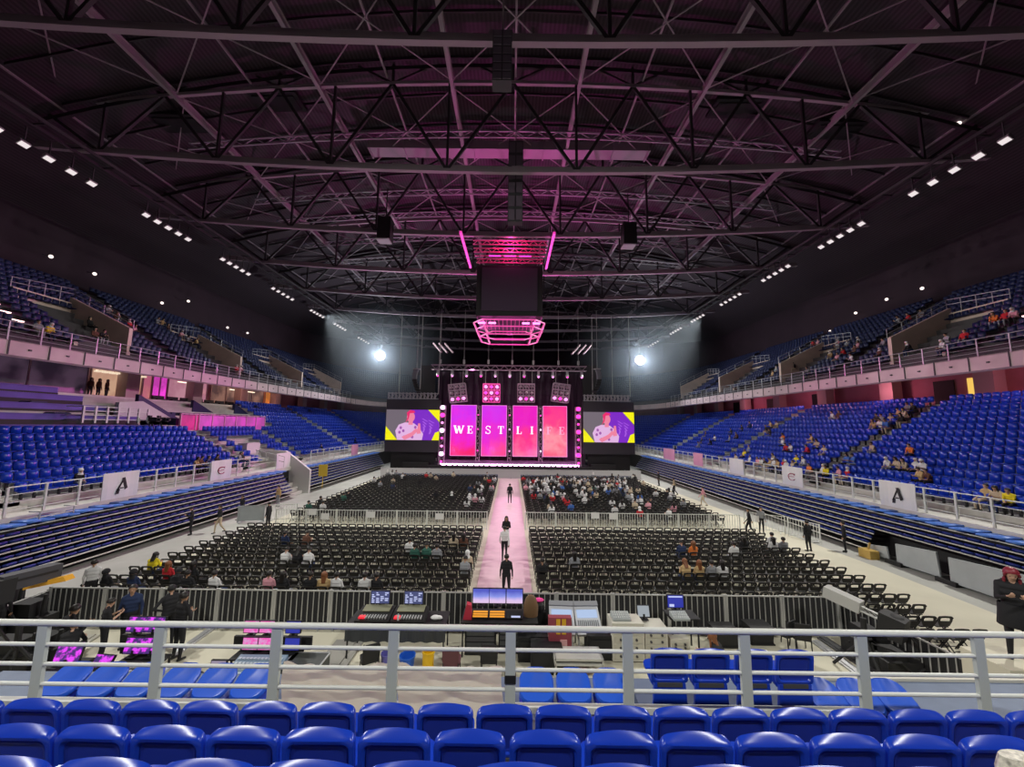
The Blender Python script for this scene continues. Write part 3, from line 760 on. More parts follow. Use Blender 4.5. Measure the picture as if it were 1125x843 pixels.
for k, (a, c, sol) in enumerate((((-19.2, 27.2), (-17.6, 27.6), 1), ((-17.5, 27.7), (-15.6, 28.2), 0), ((16.6, 27.4), (18.5, 26.0), 0), ((18.6, 25.9), (19.2, 24.0), 0))):
    barrier('crowd_barrier', a, c, 1.15, .17, ('grey solid barrier by the left stand', 'pale barred barrier beside the left solid panel', 'pale barred barrier between right chair block and right stand', 'pale barred barrier running along the right stand')[k], 'side barriers', M_panel if sol else M_paint, solid=bool(sol))
# paper signs on the middle barrier
for k, (px, py) in enumerate(((343, 561), (407, 564), (483, 566), (654, 565), (674, 566), (833, 553), (357, 566))):
    p = ony(px, py, 26.1); b = MB(); b.box(-.28, .28, -.012, .012, -.2, .2)
    o = b.build('paper_sign', M_white, loc=(p.x, 26.12, max(p.z, .8)-.1 if p.z < 1.25 else .95)); tag(o, f'white paper sheet on the middle barrier, {nth(sorted([343, 407, 483, 654, 674, 833, 357]).index(px)+1)} from left', 'sign', 'white sheets on barrier')

# ---------------------------------------------------------------- stage
SY = 55.4
t = thing('stage', (-.2, SY, 0), 'black stage platform with glowing magenta strip at the end of the hall', 'stage')
MB().box(-12, 12, 0, 9, 0, 1.15).build('platform', M_black, t)
MB().box(-15.8, -12, .3, 6, 0, 1.5).build('side_platform', M_black, t); MB().box(12, 15.6, .3, 6, 0, 1.5).build('side_platform', M_black, t)
for k in range(7): MB().box(-13+k*3.8, -10.6+k*3.8, -.06, 0, .32, .44).build('front_strip', mat('dim_strip', (.02, .02, .02), .5, emit=(.9, .35, .6), es=.6), t)
b = MB(); b.box(-10.2, 10.2, .35, .5, 1.15, 1.42); b.build('light_strip', G_pale, t)
b = MB(); b.box(-10.2, 10.2, 1.5, 8.5, 1.15, 1.75); b.build('upper_deck', mat('stage_purple', (.15, .08, .14), .4), t)
for k in range(26):
    x = -10+k*.8+random.uniform(-.2, .2)
    b = MB(); b.box(-.12, .12, -.1, .1, 0, .12); b.ball((0, -.02, .26), .13, n=8, m=6); b.cur = 1; b.ball((0, -.12, .27), .09, n=8, m=6)
    o = b.build('floor_spotlight', [M_black, G_pale], loc=(x-.2, SY+.15, 1.15+(0 if k % 2 else .0))); tag(o, f'small pink stage lamp on the stage edge, {nth(k+1)} from left', 'stage lamp', 'stage edge lamps')
# tall screens
import colorsys
def screen_mat(name, stops, scale=.35, off=0., st=1.0, zs=1/7.6, z0=0.):
    m = mat(name); nt = m.node_tree; b = nt.nodes['Principled BSDF']
    tc = nt.nodes.new('ShaderNodeTexCoord'); n = nt.nodes.new('ShaderNodeTexNoise'); n.inputs['Scale'].default_value = scale; n.inputs['Detail'].default_value = 4
    mp = nt.nodes.new('ShaderNodeMapping'); mp.inputs['Location'].default_value = (off, off*2, 0)
    sx = nt.nodes.new('ShaderNodeSeparateXYZ'); nt.links.new(tc.outputs['Object'], sx.inputs[0])
    nt.links.new(tc.outputs['Object'], mp.inputs[0]); nt.links.new(mp.outputs[0], n.inputs[0])
    ma = nt.nodes.new('ShaderNodeMath'); ma.operation = 'MULTIPLY_ADD'; ma.inputs[1].default_value = zs; nt.links.new(sx.outputs['Z'], ma.inputs[0])
    m2 = nt.nodes.new('ShaderNodeMath'); m2.operation = 'MULTIPLY_ADD'; m2.inputs[1].default_value = 1.3; m2.inputs[2].default_value = -.65-z0
    nt.links.new(n.outputs['Fac'], m2.inputs[0]); nt.links.new(m2.outputs[0], ma.inputs[2])
    r = nt.nodes.new('ShaderNodeValToRGB'); el = r.color_ramp.elements
    for k, (p, c) in enumerate(stops):
        e = el[k] if k < 2 else el.new(p); e.position = p; e.color = (*c, 1)
    nt.links.new(ma.outputs[0], r.inputs[0]); nt.links.new(r.outputs[0], b.inputs['Emission Color'])
    b.inputs['Emission Strength'].default_value = st; b.inputs['Base Color'].default_value = (.01, .01, .01, 1); return m
S1 = screen_mat('screen_purple', [(0, (.95, .01, .16)), (1, (.62, .03, .90)), (.35, (.88, .01, .60)), (.7, (.80, .02, .80))], .4, 0)
S2 = screen_mat('screen_magenta', [(0, (1, .06, .28)), (1, (.68, .03, .85)), (.35, (.85, .02, .6)), (.7, (.75, .02, .8))], .4, 5)
S3 = screen_mat('screen_hotpink', [(0, (1, .18, .35)), (1, (.85, .01, .50)), (.35, (1, .03, .25)), (.7, (.85, .01, .55))], .4, 9)
S4 = screen_mat('screen_rose', [(0, (1, .12, .22)), (1, (.95, .02, .28)), (.3, (1, .30, .38)), (.65, (1, .06, .25))], .5, 14)
SCX = [(-9.2, -5.43), (-4.5, -.8), (.25, 3.88), (4.85, 8.4)]
LETW = glow('letter_white', (1, .75, .95), 1.6); LETP = glow('letter_pink', (1, .35, .55), 1.2)
def letter(b, ch, x, z, h, w):
    k = h*.16; y0, y1 = -.05, -.015
    def R(a, c, d, e): b.box(x+a*w, x+c*w, y0, y1, z+d*h, z+e*h)
    def ser(xc, zc, l=.3): R(xc-l/2, xc+l/2, zc-.03, zc+.03)
    def st(xa, za, xb, zb, t): b.prism([(x+xa*w-t, z+za*h), (x+xa*w+t, z+za*h), (x+xb*w+t, z+zb*h), (x+xb*w-t, z+zb*h)], y0, y1, 'xz')
    if ch == 'W': st(.3, 0, .08, 1, .10*w); st(.3, 0, .5, .9, .05*w); st(.72, 0, .5, .9, .10*w); st(.72, 0, .95, 1, .05*w); ser(.08, 1); ser(.95, 1, .25); ser(.5, .95, .25)
    if ch == 'E': R(.15, .38, 0, 1); R(.05, .85, .94, 1); R(.05, .85, 0, .06); R(.3, .65, .47, .53); R(.78, .85, .72, 1); R(.78, .85, 0, .28); R(.6, .66, .35, .65)
    if ch == 'F': R(.15, .38, 0, 1); R(.05, .85, .94, 1); ser(.27, .03, .45); R(.3, .65, .47, .53); R(.78, .85, .72, 1); R(.6, .66, .35, .65)
    if ch == 'T': R(.39, .61, 0, 1); R(.05, .95, .94, 1); R(.05, .12, .7, 1); R(.88, .95, .7, 1); ser(.5, .03, .45)
    if ch == 'L': R(.15, .38, 0, 1); R(.05, .85, 0, .06); R(.78, .85, 0, .3); ser(.27, .97, .45)
    if ch == 'I': R(.39, .61, 0, 1); ser(.5, .97, .45); ser(.5, .03, .45)
    if ch == 'S':
        pts = [(.82, .78), (.72, .93), (.5, 1), (.28, .93), (.17, .77), (.28, .62), (.5, .52), (.74, .40), (.84, .24), (.74, .07), (.5, 0), (.26, .07), (.15, .24)]
        for a, c in zip(pts, pts[1:]): b.bar((x+a[0]*w, -.03, z+a[1]*h), (x+c[0]*w, -.03, z+c[1]*h), .03, .1)
        R(.78, .86, .72, 1); R(.12, .2, 0, .28)
for k, ((x0, x1), sm, tx) in enumerate(zip(SCX, (S1, S2, S3, S4), ('WE', 'ST', 'LI', 'FE'))):
    t = thing('tall_screen', ((x0+x1)/2, 57.2, 2.5), f'tall glowing {("purple", "magenta", "hot pink", "rose")[k]} stage screen showing the letters {tx}', 'screen', 'tall stage screens')
    hw = (x1-x0)/2
    MB().box(-hw, hw, 0, .25, 0, 7.55).build('display', sm, t)
    b = MB(); e = .07
    for a in ((-hw-e, -hw, -e, 7.55+e), (hw, hw+e, -e, 7.55+e)): b.box(a[0], a[1], -.03, .25, a[2], a[3])
    b.box(-hw, hw, -.03, .25, -e, 0); b.box(-hw, hw, -.03, .25, 7.55, 7.55+e); b.build('bezel', glow('bezel_pink', (1, .3, .75), 1.0), t)
    MB().box(-hw+.2, hw-.2, .26, .5, 0.3, 7.2).box(-.1, .1, .3, .4, 7, 13).build('backing', M_black, t)
    for q, ch in enumerate(tx):
        b = MB(); w_ = (1.5, 1.0)[0] if ch == 'W' else 1.0
        letter(b, ch, (-hw+.45 if q == 0 else .55), 3.3, 1.15, w_); b.build('letter', LETW if k < 3 else LETP, t)
# lattice towers with lamps
def lattice(b, p0, h, w, n, r=.035):
    x, y, z = p0
    for sx in (-1, 1):
        for sy in (-1, 1): b.bar((x+sx*w/2, y+sy*w/2, z), (x+sx*w/2, y+sy*w/2, z+h), r*2)
    for k in range(n):
        a = z+h*k/n; c = z+h*(k+1)/n; s = 1 if k % 2 else -1
        for sy in (-1, 1): b.bar((x-s*w/2, y+sy*w/2, a), (x+s*w/2, y+sy*w/2, c), r); b.bar((x-w/2, y+sy*w/2, c), (x+w/2, y+sy*w/2, c), r)
        for sx in (-1, 1): b.bar((x+sx*w/2, y-s*w/2, a), (x+sx*w/2, y+s*w/2, c), r)
for k, (x, w_, bright) in enumerate(((-10.35, .75, 1), (-5.0, .5, 0), (-.28, .5, 0), (4.36, .5, 0), (10.0, .75, 1))):
    h = 8.8 if k in (0, 4) else 8.2
    t = thing('lamp_tower', (x, 56.4, 1.75 if 0 < k < 4 else 1.15), f'lattice lamp tower on stage, {nth(k+1)} from left, with pink lamps', 'lamp tower', 'stage lamp towers')
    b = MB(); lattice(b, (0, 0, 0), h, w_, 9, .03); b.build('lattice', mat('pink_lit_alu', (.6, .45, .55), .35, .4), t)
    for q in range(8):
        z = .5+q*(h-.8)/7
        b = MB(); b.box(-.2, .2, -.25, .15, z-.18, z+.18); b.build('lamp_body', M_black, t)
        b = MB(); b.ball((0, -.28, z), (.36 if q in (1, 4, 6, 7) else .2) if bright else .12, .08, (.36 if q in (1, 4, 6, 7) else .2) if bright else .12, 10, 6); b.build('lamp_lens', [G_mag, G_pink, G_pale][(q*(k+2)) % 3] if (bright or q in (1, 4, 6)) else mat('dim_lens', (.2, .1, .15), .2, emit=(.5, .2, .35), es=.4), t)
# main truss above the stage
def box_truss(name, x0, x1, y, z, w, label, cat='truss', n=24, m=None, parent=None):
    b = MB(); h = w; r = .06
    for dy in (-w/2, w/2):
        for dz in (-h/2, h/2): b.bar((x0, y+dy, z+dz), (x1, y+dy, z+dz), r)
    for k in range(n):
        a = x0+(x1-x0)*k/n; c = x0+(x1-x0)*(k+1)/n; s = 1 if k % 2 else -1
        for dy in (-w/2, w/2): b.bar((a, y+dy, z-s*h/2), (c, y+dy, z+s*h/2), r*.6)
        b.bar((a, y-s*w/2, z-h/2), (c, y+s*w/2, z-h/2), r*.6)
    o = b.build(name, m or M_alu, parent)
    return o if parent else tag(o, label, cat)
box_truss('stage_truss', -12.2, 11.2, 55.8, 15.7, .7, 'long aluminium box truss hanging over the stage', n=34, m=MATS['pink_lit_alu'])
for k in range(11):
    x = -11.2+k*2.17
    b = MB(); b.box(-.16, .16, -.16, .16, -.45, 0); b.ball((0, 0, -.75), .26, .22, .32, 10, 6); b.cur = 1; b.ball((0, -.12, -.92), .15, n=8, m=6)
    o = b.build('moving_light', [M_alu, G_pink if k % 3 else G_mag], loc=(x, 55.8, 15.3)); tag(o, f'moving stage light hung from the stage truss, {nth(k+1)} from left', 'moving light', 'moving lights on the truss')
for k, x in enumerate((-10.9, -7.3, -3.6, 0, 3.2, 7, 10)):
    b = MB(); b.bar((x, 55.8, 16.05), (x, 55.8, 24.8), .06); b.box(x-.15, x+.15, 55.65, 55.95, 16.3, 16.9)
    tag(b.build('chain_hoist', M_steel), f'chain hoist holding the stage truss, {nth(k+1)} from left', 'chain hoist', 'chain hoists')
# hanging lamp pods
for k, (px, tilt) in enumerate(((503, -.25), (540, 0), (578, .0), (616, .25))):
    p = ony(px, 432, 55.6); bright = k == 1
    t = thing('lamp_pod', (p.x, 55.6, p.z), f'hanging cage pod packed with lamps, {nth(k+1)} from left' + (', glowing bright pink' if bright else ''), 'lamp pod', 'hanging lamp pods')
    M = Matrix.Rotation(tilt*.5, 4, 'Y'); b = MB(); W_, H_ = 1.25, 1.35
    for z in (-H_, -.45, .45, H_):
        for y in (-.5, .5): b.bar(M @ Vector((-W_, y, z)), M @ Vector((W_, y, z)), .09)
    for x in (-W_, -.42, .42, W_):
        for y in (-.5, .5): b.bar(M @ Vector((x, y, -H_)), M @ Vector((x, y, H_)), .08)
    for i in range(6):
        b.bar(M @ Vector((-W_+i*.42, -.5, -H_)), M @ Vector((-W_+.42+i*.42, -.5, -.45 if i % 2 else -.9)), .04); b.bar(M @ Vector((-W_+i*.42, -.5, H_)), M @ Vector((-W_+.42+i*.42, -.5, .45)), .04)
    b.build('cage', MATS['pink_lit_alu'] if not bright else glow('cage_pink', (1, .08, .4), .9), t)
    for i in range(3):
        for j in range(3):
            c = M @ Vector((-.84+i*.84, -.3, -.9+j*.9)); lit = bright or j == 0
            b = MB(); b.ball(c, .27, .2, .27, 10, 6); b.build('lamp', (G_mag if (i+j) % 2 else G_pink) if lit else mat('lamp_grey', (.35, .25, .3), .3, .3), t)
    for i in (-1, 1):
        b = MB(); q = M @ Vector((i*.9, 0, H_)); b.bar(q, (q.x, 0, 15.3-p.z), .05); b.build('hanging_cable', M_steel, t)
# black drape and dark side towers
for k, (px0, px1, nm) in enumerate(((463, 477, 'left'), (640, 655, 'right'))):
    a = ony(px0, 402, 57.8); c = ony(px1, 437, 57.8); b = MB(); b.box(a.x, c.x, 57.5, 58.2, c.z-1, a.z)
    tag(b.build('speaker_tower', M_black), f'tall black box column hanging {nm} of the stage truss', 'loudspeaker stack', 'black hanging columns')
b = MB(); n_ = 60
V = [(-11.5+23*i/n_, 58.6+.12*math.sin(i*1.9), z) for i in range(n_+1) for z in (1.2, 15.4)]
b.add(V, [(2*i, 2*i+2, 2*i+3, 2*i+1) for i in range(n_)])
tag(b.build('stage_drape', mat('black_drape', (.03, .015, .03), .9)), 'dark pleated drape behind the tall stage screens', 'drape')
# line arrays
for k, (px, s) in enumerate(((458, 1), (656, -1))):
    p = ony(px, 406, 55); t = thing('line_array', (p.x, 55, p.z), f'curved line array of loudspeakers {"left" if s > 0 else "right"} of the stage', 'loudspeaker', 'line arrays')
    z = 0; y = 0; a = 0
    for i in range(9):
        M = Matrix.Translation((s*.05*(i-3)**2*.45-.3*s, y, z)) @ Matrix.Rotation(-a, 4, 'X')
        b = MB(); b.prism([(-.32, 0), (.32, 0), (.28, -.36), (-.28, -.36)], -.3, .3, 'xz'); b.v = [tuple(M @ Vector(v)) for v in b.v]
        b.build('cabinet', mat('speaker_grey', (.16, .17, .19), .5) if i < 4 else M_black, t); z -= .38; a += .05; y += .02*i
    b = MB(); b.bar((0, 0, 0), (0, 0, 9), .07); b.box(-.5, .5, -.35, .35, 0, .1); b.build('flying_frame', M_steel, t)
# side screens
M_yel = glow('screen_yellow', (.9, .85, 0), 1.0); M_grysc = glow('screen_grey', (.16, .13, .16), 1); M_pur = glow('screen_violet', (.20, .02, .55), 1.0)
M_pur2 = glow('screen_lilac', (.38, .10, .75), 1.0); M_skin_s = glow('screen_skin', (.85, .22, .35), 1.0); M_red_s = glow('screen_red', (.8, .02, .15), 1); M_sh = glow('screen_shirt', (.75, .45, .75), 1); M_shd = glow('screen_shirt_dark', (.35, .08, .4), 1)
def ell(cx, cz, rx, rz, n=16): return [(cx+rx*math.cos(2*PI*i/n), cz+rz*math.sin(2*PI*i/n)) for i in range(n)]
for k, (x0, x1, nm) in enumerate(((-18.78, -10.75, 'left'), (10.75, 18.35, 'right'))):
    W_ = x1-x0; t = thing('side_screen', (x0, 56.2, 4.75), f'large video screen {nm} of stage showing a performer in a red cap', 'screen', 'side video screens')
    H_ = 4.5
    MB().box(-.05, W_+.05, 0, .5, -1.75, H_+1.5).build('housing', mat('screen_housing', (.045, .04, .05), .5), t)
    def sp(pts, m, y, nme='picture'): 
        b = MB(); b.prism([(u*W_, v*H_) for u, v in pts], -.03-y, -.01 if y == 0 else -.03-y+.008, 'xz'); return b.build(nme, m, t)
    sp([(0, 0), (1, 0), (1, 1), (0, 1)], M_grysc, 0, 'display')
    sp([(.45, 0), (.88, 0), (1, .35), (1, .55), (.78, 1), (.45, 1)], M_pur, .01)
    sp([(0, 0), (.22, 0), (0, .45)], M_yel, .02); sp([(.78, 1), (1, 1), (1, .6)], M_yel, .02); sp([(.86, 0), (1, 0), (1, .3), (.92, .25)], M_yel, .02)
    for cx_, cz_ in ((.68, .55), (.80, .5)): 
        for q in range(5): sp([(cx_+.0+q*.02, cz_-.3+q*.09), (cx_+.03+q*.02, cz_-.3+q*.09), (cx_+.05-q*.01, cz_-.2+q*.09), (cx_+.02-q*.01, cz_-.2+q*.09)], M_pur2, .025)
    sp([(.22, 0), (.18, .3), (.24, .5), (.36, .58), (.52, .55), (.62, .42), (.70, .2), (.68, 0)], M_sh, .03)
    for cx_, cz_ in ((.28, .4), (.33, .3), (.55, .42), (.6, .28), (.26, .25), (.5, .1), (.35, .1)): sp(ell(cx_, cz_, .025, .05, 8), M_shd, .04)
    sp(ell(.46, .76, .075, .17), M_skin_s, .04); sp([(.36, .55), (.40, .75), (.38, .9), (.44, .99), (.52, .97), (.54, .9), (.44, .88), (.42, .7)], M_red_s, .05)
    sp([(.42, .5), (.5, .5), (.5, .65), (.42, .65)], M_skin_s, .035)
    sp([(.30, .1), (.48, .25), (.56, .38), (.62, .33), (.50, .12), (.36, .0)], M_skin_s, .045); sp([(.58, .2), (.66, .22), (.64, .55), (.60, .55)], M_skin_s, .05)
    b = MB(); n_ = 14
    for zz in (H_+1.7, H_+2.5):
        for yy in (0, .6): b.bar((.1, yy, zz), (W_-.4, yy, zz), .1)
    for q in range(n_):
        a = .1+(W_-.5)*q/n_; c = a+(W_-.5)/n_; b.bar((a, 0, H_+1.7 if q % 2 else H_+2.5), (c, 0, H_+2.5 if q % 2 else H_+1.7), .07); b.box(a, a+.2, -.1, .1, H_+1.6, H_+2.6)
    b.build('truss', M_alu, t)
    for q in (.2, .6, .95): MB().bar((W_*q, .3, H_+2.5), (W_*q, .3, 19.5), .09).build('hanging_cable', M_steel, t)
    MB().box(.1*W_, .92*W_, .4, 1, -4.7, -1.8).build('base_drape', M_black, t)
b = MB()
for i in (-1, 1):
    for q in range(3):
        x = i*(9.2+q*.9); 
        b = MB(); b.bar((x, 57, 18.2), (x+i*1.6, 58.5, 20.0), .22)
        tag(b.build('tilted_fixture', mat('pink_fixture', (.35, .2, .28), .5)), f'slanting bar fixture above the {"left" if i < 0 else "right"} end of stage truss, {nth(q+1)} outward', 'light bar', 'slanting bars')
# yellow marker signs by stage corners
for k, (px, py) in enumerate(((355, 517), (682, 503))):
    p = ony(px, py, 40 if k == 0 else 60); b = MB(); b.box(-.45, .45, -.03, .03, 0, 1.2); b.box(-.03, .03, 0, .05, -1.2, 0)
    tag(b.build('yellow_banner', mat('yellow_cloth', (.75, .55, .05), .6), loc=(p.x, p.y, p.z-.6)), ('yellow banner on the left stand rail near the white stair', 'yellow banner at the right corner of the stage')[k], 'banner')
# bright follow lamps
for k, (px, py) in enumerate(((418, 391), (703, 396))):
    p = ony(px, py, 61); t = thing('follow_lamp', p, f'dazzling white floodlight {"left" if k == 0 else "right"} above the stage', 'floodlight', 'dazzling floodlights')
    b = MB(); b.loft([[Vector((math.cos(2*PI*i/14)*r, y, math.sin(2*PI*i/14)*r)) for i in range(14)] for y, r in ((0, .75), (.1, .78), (.7, .4))]); b.build('housing', M_dark, t)
    MB().ball((0, -.06, 0), .72, .12, .72, 14, 8).build('lens', G_flood, t); point('follow_lamp_light', p+Vector((0, -.45, 0)), 3800, (.85, .92, 1), .15); MB().bar((0, .3, .6), (0, .3, 7), .08).build('bracket', M_dark, t)

# ---------------------------------------------------------------- scoreboard cube
t = thing('scoreboard', (-.35, 37.5, 17.4), 'large black scoreboard cube hanging in the roof centre with pink ring below', 'scoreboard')
MB().box(-3.2, 3.2, -2.6, 2.6, .1, 5.2).build('cube', M_black, t)
MB().box(-2.7, 2.7, -2.68, -2.6, .6, 4.9).build('screen', mat('off_screen', (.06, .045, .07), .3), t)
b = MB()
def ring(b, r0, z, th, sq=.8):
    pts = [(-r0, -r0*sq*.55), (-r0*.72, -r0*sq), (r0*.72, -r0*sq), (r0, -r0*sq*.55), (r0, r0*sq*.55), (r0*.72, r0*sq), (-r0*.72, r0*sq), (-r0, r0*sq*.55)]
    for a, c in zip(pts, pts[1:]+pts[:1]): b.bar((a[0], a[1], z), (c[0], c[1], z), th)
    return pts
for r0, z in ((3.5, -.3), (3.25, -.9), (2.9, -1.6), (2.2, -1.2)): ring(b, r0, z, .09)
P1 = ring(b, 3.5, -.3, .1); P2 = ring(b, 2.9, -1.6, .1)
for a, c in zip(P1, P2): b.bar((a[0], a[1], -.3), (c[0], c[1], -1.6), .14)
for x in np.arange(-2.2, 2.3, .4): b.bar((x, -2.75, -.35), (x*.9, -2.4, -1.55), .035)
b.build('lower_ring', mat('ring_pink', (.6, .2, .4), .4, emit=(1, .05, .40), es=.5), t)
for x in (-2.6, -1.6, 1.6, 2.6):
    MB().box(x-.35, x+.35, -2.95, -2.8, -.75, -.6).build('tube_light', G_pink, t)
b = MB()
for z, w_ in ((5.6, 3.3), (6.7, 3.6), (7.5, 3.7)):
    for y in (-2.2, -1.4): b.bar((-w_, y, z), (w_, y, z), .1); b.bar((-w_, y, z+.4), (w_, y, z+.4), .1)
    for q in range(16): a = -w_+w_*2*q/16; b.bar((a, -2.2, z+.4*(q % 2)), (a+w_/8, -2.2, z+.4*((q+1) % 2)), .06)
b.build('upper_frame', mat('frame_pink', (.5, .12, .22), .4, emit=(1, .05, .22), es=.03), t)
for x in (-1.5, 0, 1.5): MB().box(x-.6, x+.6, -2.3, -2.2, 6.25, 6.35).build('tube_light', G_mag, t)
b = MB()
for x in (-3, 3):
    for y in (-2, 2): b.bar((x, y, 5.2), (x, y, 7.6), .1)
b.build('hanger', M_roofst, t)
# glowing pink bars slanting on both sides above the cube
for k, (a, c) in enumerate((((506, 255), (517, 294)), ((609, 256), (600, 295)))):
    p = onz(*a, 24.2+.3); q = onz(*c, 24.5); b = MB(); b.bar(p, q, .22)
    tag(b.build('glowing_bar', glow('bar_pink', (1, .06, .5), 1.0)), f'glowing magenta bar in the roof {"left" if k == 0 else "right"} above the scoreboard', 'light bar', 'glowing roof bars')
# ---------------------------------------------------------------- people
def V3(*a): return Vector(a)
def cap(segs, p, q, r1, r2, t): segs.append((V3(*p), V3(*q), r1, r2, t))
# tags: 0 skin, 1 top, 2 bottom, 3 shoes, 4 sleeve / forearm
def hand(segs, wrist, d, palm_n, curl=.35, s=1.):
    """palm and five fingers growing along d from the wrist; palm_n is the palm's facing"""
    d = d.normalized(); n = (palm_n-d*palm_n.dot(d)).normalized(); side = d.cross(n)
    k = wrist+d*.085
    for o in (-.026, -.009, .009, .026): cap(segs, wrist+side*o*.6+d*.01, k+side*o, .014, .012, 0)
    for o, L_ in ((-.030, .055), (-.010, .072), (.010, .078), (.030, .068)):
        a = k+side*o; m = a+(d*math.cos(curl)+n*math.sin(curl))*L_*.55; e = m+(d*math.cos(curl*2.2)+n*math.sin(curl*2.2))*L_*.5
        cap(segs, a, m, .0095, .009, 0); cap(segs, m, e, .009, .007, 0)
    a = wrist+d*.025+side*.03*s; m = a+(d*.6+side*.75*s+n*.3).normalized()*.04; e = m+(d*.9+side*.2*s+n*.35).normalized()*.032
    cap(segs, a, m, .012, .0105, 0); cap(segs, m, e, .010, .008, 0)
def figure(pose):
    S = []; 
    if pose in ('stand', 'phone', 'walk', 'cross', 'hips'):
        hip = V3(0, 0, .94); lean = 0
    elif pose in ('sit', 'sitphone', 'sitlean'): hip = V3(0, -.10, .54)
    else: hip = V3(0, -.12, .36)
    lean = {'sitphone': .18, 'sitlean': .42, 'crouch': .5}.get(pose, .04 if pose[0] != 's' or pose == 'stand' else -.10)
    u = V3(0, math.sin(lean), math.cos(lean)); f = V3(0, math.cos(lean), -math.sin(lean))
    def T(x, y, z): return hip+V3(x, 0, 0)+f*y+u*z
    # trunk: overlapping flattened capsules, wide at hips and shoulders
    for z, w_, r in ((.0, .085, .105), (.10, .07, .10), (.20, .075, .10), (.30, .095, .108), (.40, .105, .092), (.47, .10, .062)):
        cap(S, T(-w_, 0, z), T(w_, 0, z), r, r, 2 if z < .04 else 1)
    cap(S, T(0, .0, .44), T(0, .01, .56), .06, .052, 0)
    for s in (-1, 1): cap(S, T(s*.03, 0, .54), T(s*.165, 0, .455), .040, .046, 1)
    nd = .35 if pose in ('sitphone', 'phone') else 0
    hu = V3(0, math.sin(lean*.4+nd), math.cos(lean*.4+nd)); hf = V3(0, hu.z, -hu.y); hb = T(0, .01, .56)
    def Hd(x, y, z): return hb+V3(x, 0, 0)+hf*y+hu*z
    cap(S, Hd(0, -.005, .105), Hd(0, .005, .145), .088, .088, 0); cap(S, Hd(0, .035, .03), Hd(0, .03, .07), .05, .065, 0)
    cap(S, Hd(0, .092, .075), Hd(0, .086, .105), .013, .008, 0)
    for s in (-1, 1): cap(S, Hd(s*.088, -.005, .085), Hd(s*.09, -.008, .11), .014, .016, 0)
    # legs
    for s in (-1, 1):
        h = hip+V3(s*.09, 0, -.02)
        if pose in ('stand', 'phone', 'cross', 'hips'): kn = V3(s*.11, .02, .50); an = V3(s*.12, -.02, .09)
        elif pose == 'walk': kn = V3(s*.09, .16 if s > 0 else -.04, .51); an = V3(s*.09, .20 if s > 0 else -.30, .09 if s > 0 else .15)
        elif pose[:3] == 'sit': kn = V3(s*.12, .33, .50); an = V3(s*.12, .30, .09)
        else: kn = V3(s*.17, .30, .46); an = V3(s*.14, -.02, .10)
        cap(S, h, kn, .092, .062, 2); cap(S, kn, an, .058, .040, 2)
        cap(S, an+V3(0, -.03, -.045), an+V3(s*.015, .13, -.055), .037, .032, 3)
    # arms
    for s in (-1, 1):
        sh = T(s*.178, 0, .445)
        if pose in ('stand', 'walk'):
            sw = (.12 if s < 0 else -.12) if pose == 'walk' else 0
            el = sh+V3(s*.06, sw-.02, -.29); wr = el+V3(s*.01, sw+.06, -.24)
        elif pose == 'hips': el = sh+V3(s*.20, -.08, -.22); wr = hip+V3(s*.18, .02, .10)
        elif pose == 'cross': el = sh+V3(s*.05, .06, -.27); wr = el+V3(-s*.22, .16, .03)
        elif pose == 'phone': el = sh+V3(s*.04, .06, -.27); wr = el+V3(-s*.10, .20, .10)
        elif pose == 'sit': el = sh+V3(s*.05, .08, -.27); wr = V3(s*.13, .20, .62)
        elif pose == 'sitphone': el = sh+V3(s*.04, .10, -.26); wr = el+V3(-s*.11, .20, .06)
        elif pose == 'sitlean': el = V3(s*.16, .18, .64); wr = V3(s*.05, .36, .64)
        else: el = sh+V3(s*.05, .14, -.22); wr = el+V3(-s*.10, .20, -.02)
        cap(S, sh, el, .052, .042, 1); cap(S, el, wr, .038, .028, 4)
        hand(S, wr, (wr-el), V3(-s, .2, 0) if pose in ('stand', 'walk') else V3(0, 0, -1) if pose in ('sit', 'sitlean') else V3(-s*.4, 0, 1), .5, -s)
    return S, Hd
FIG = {}
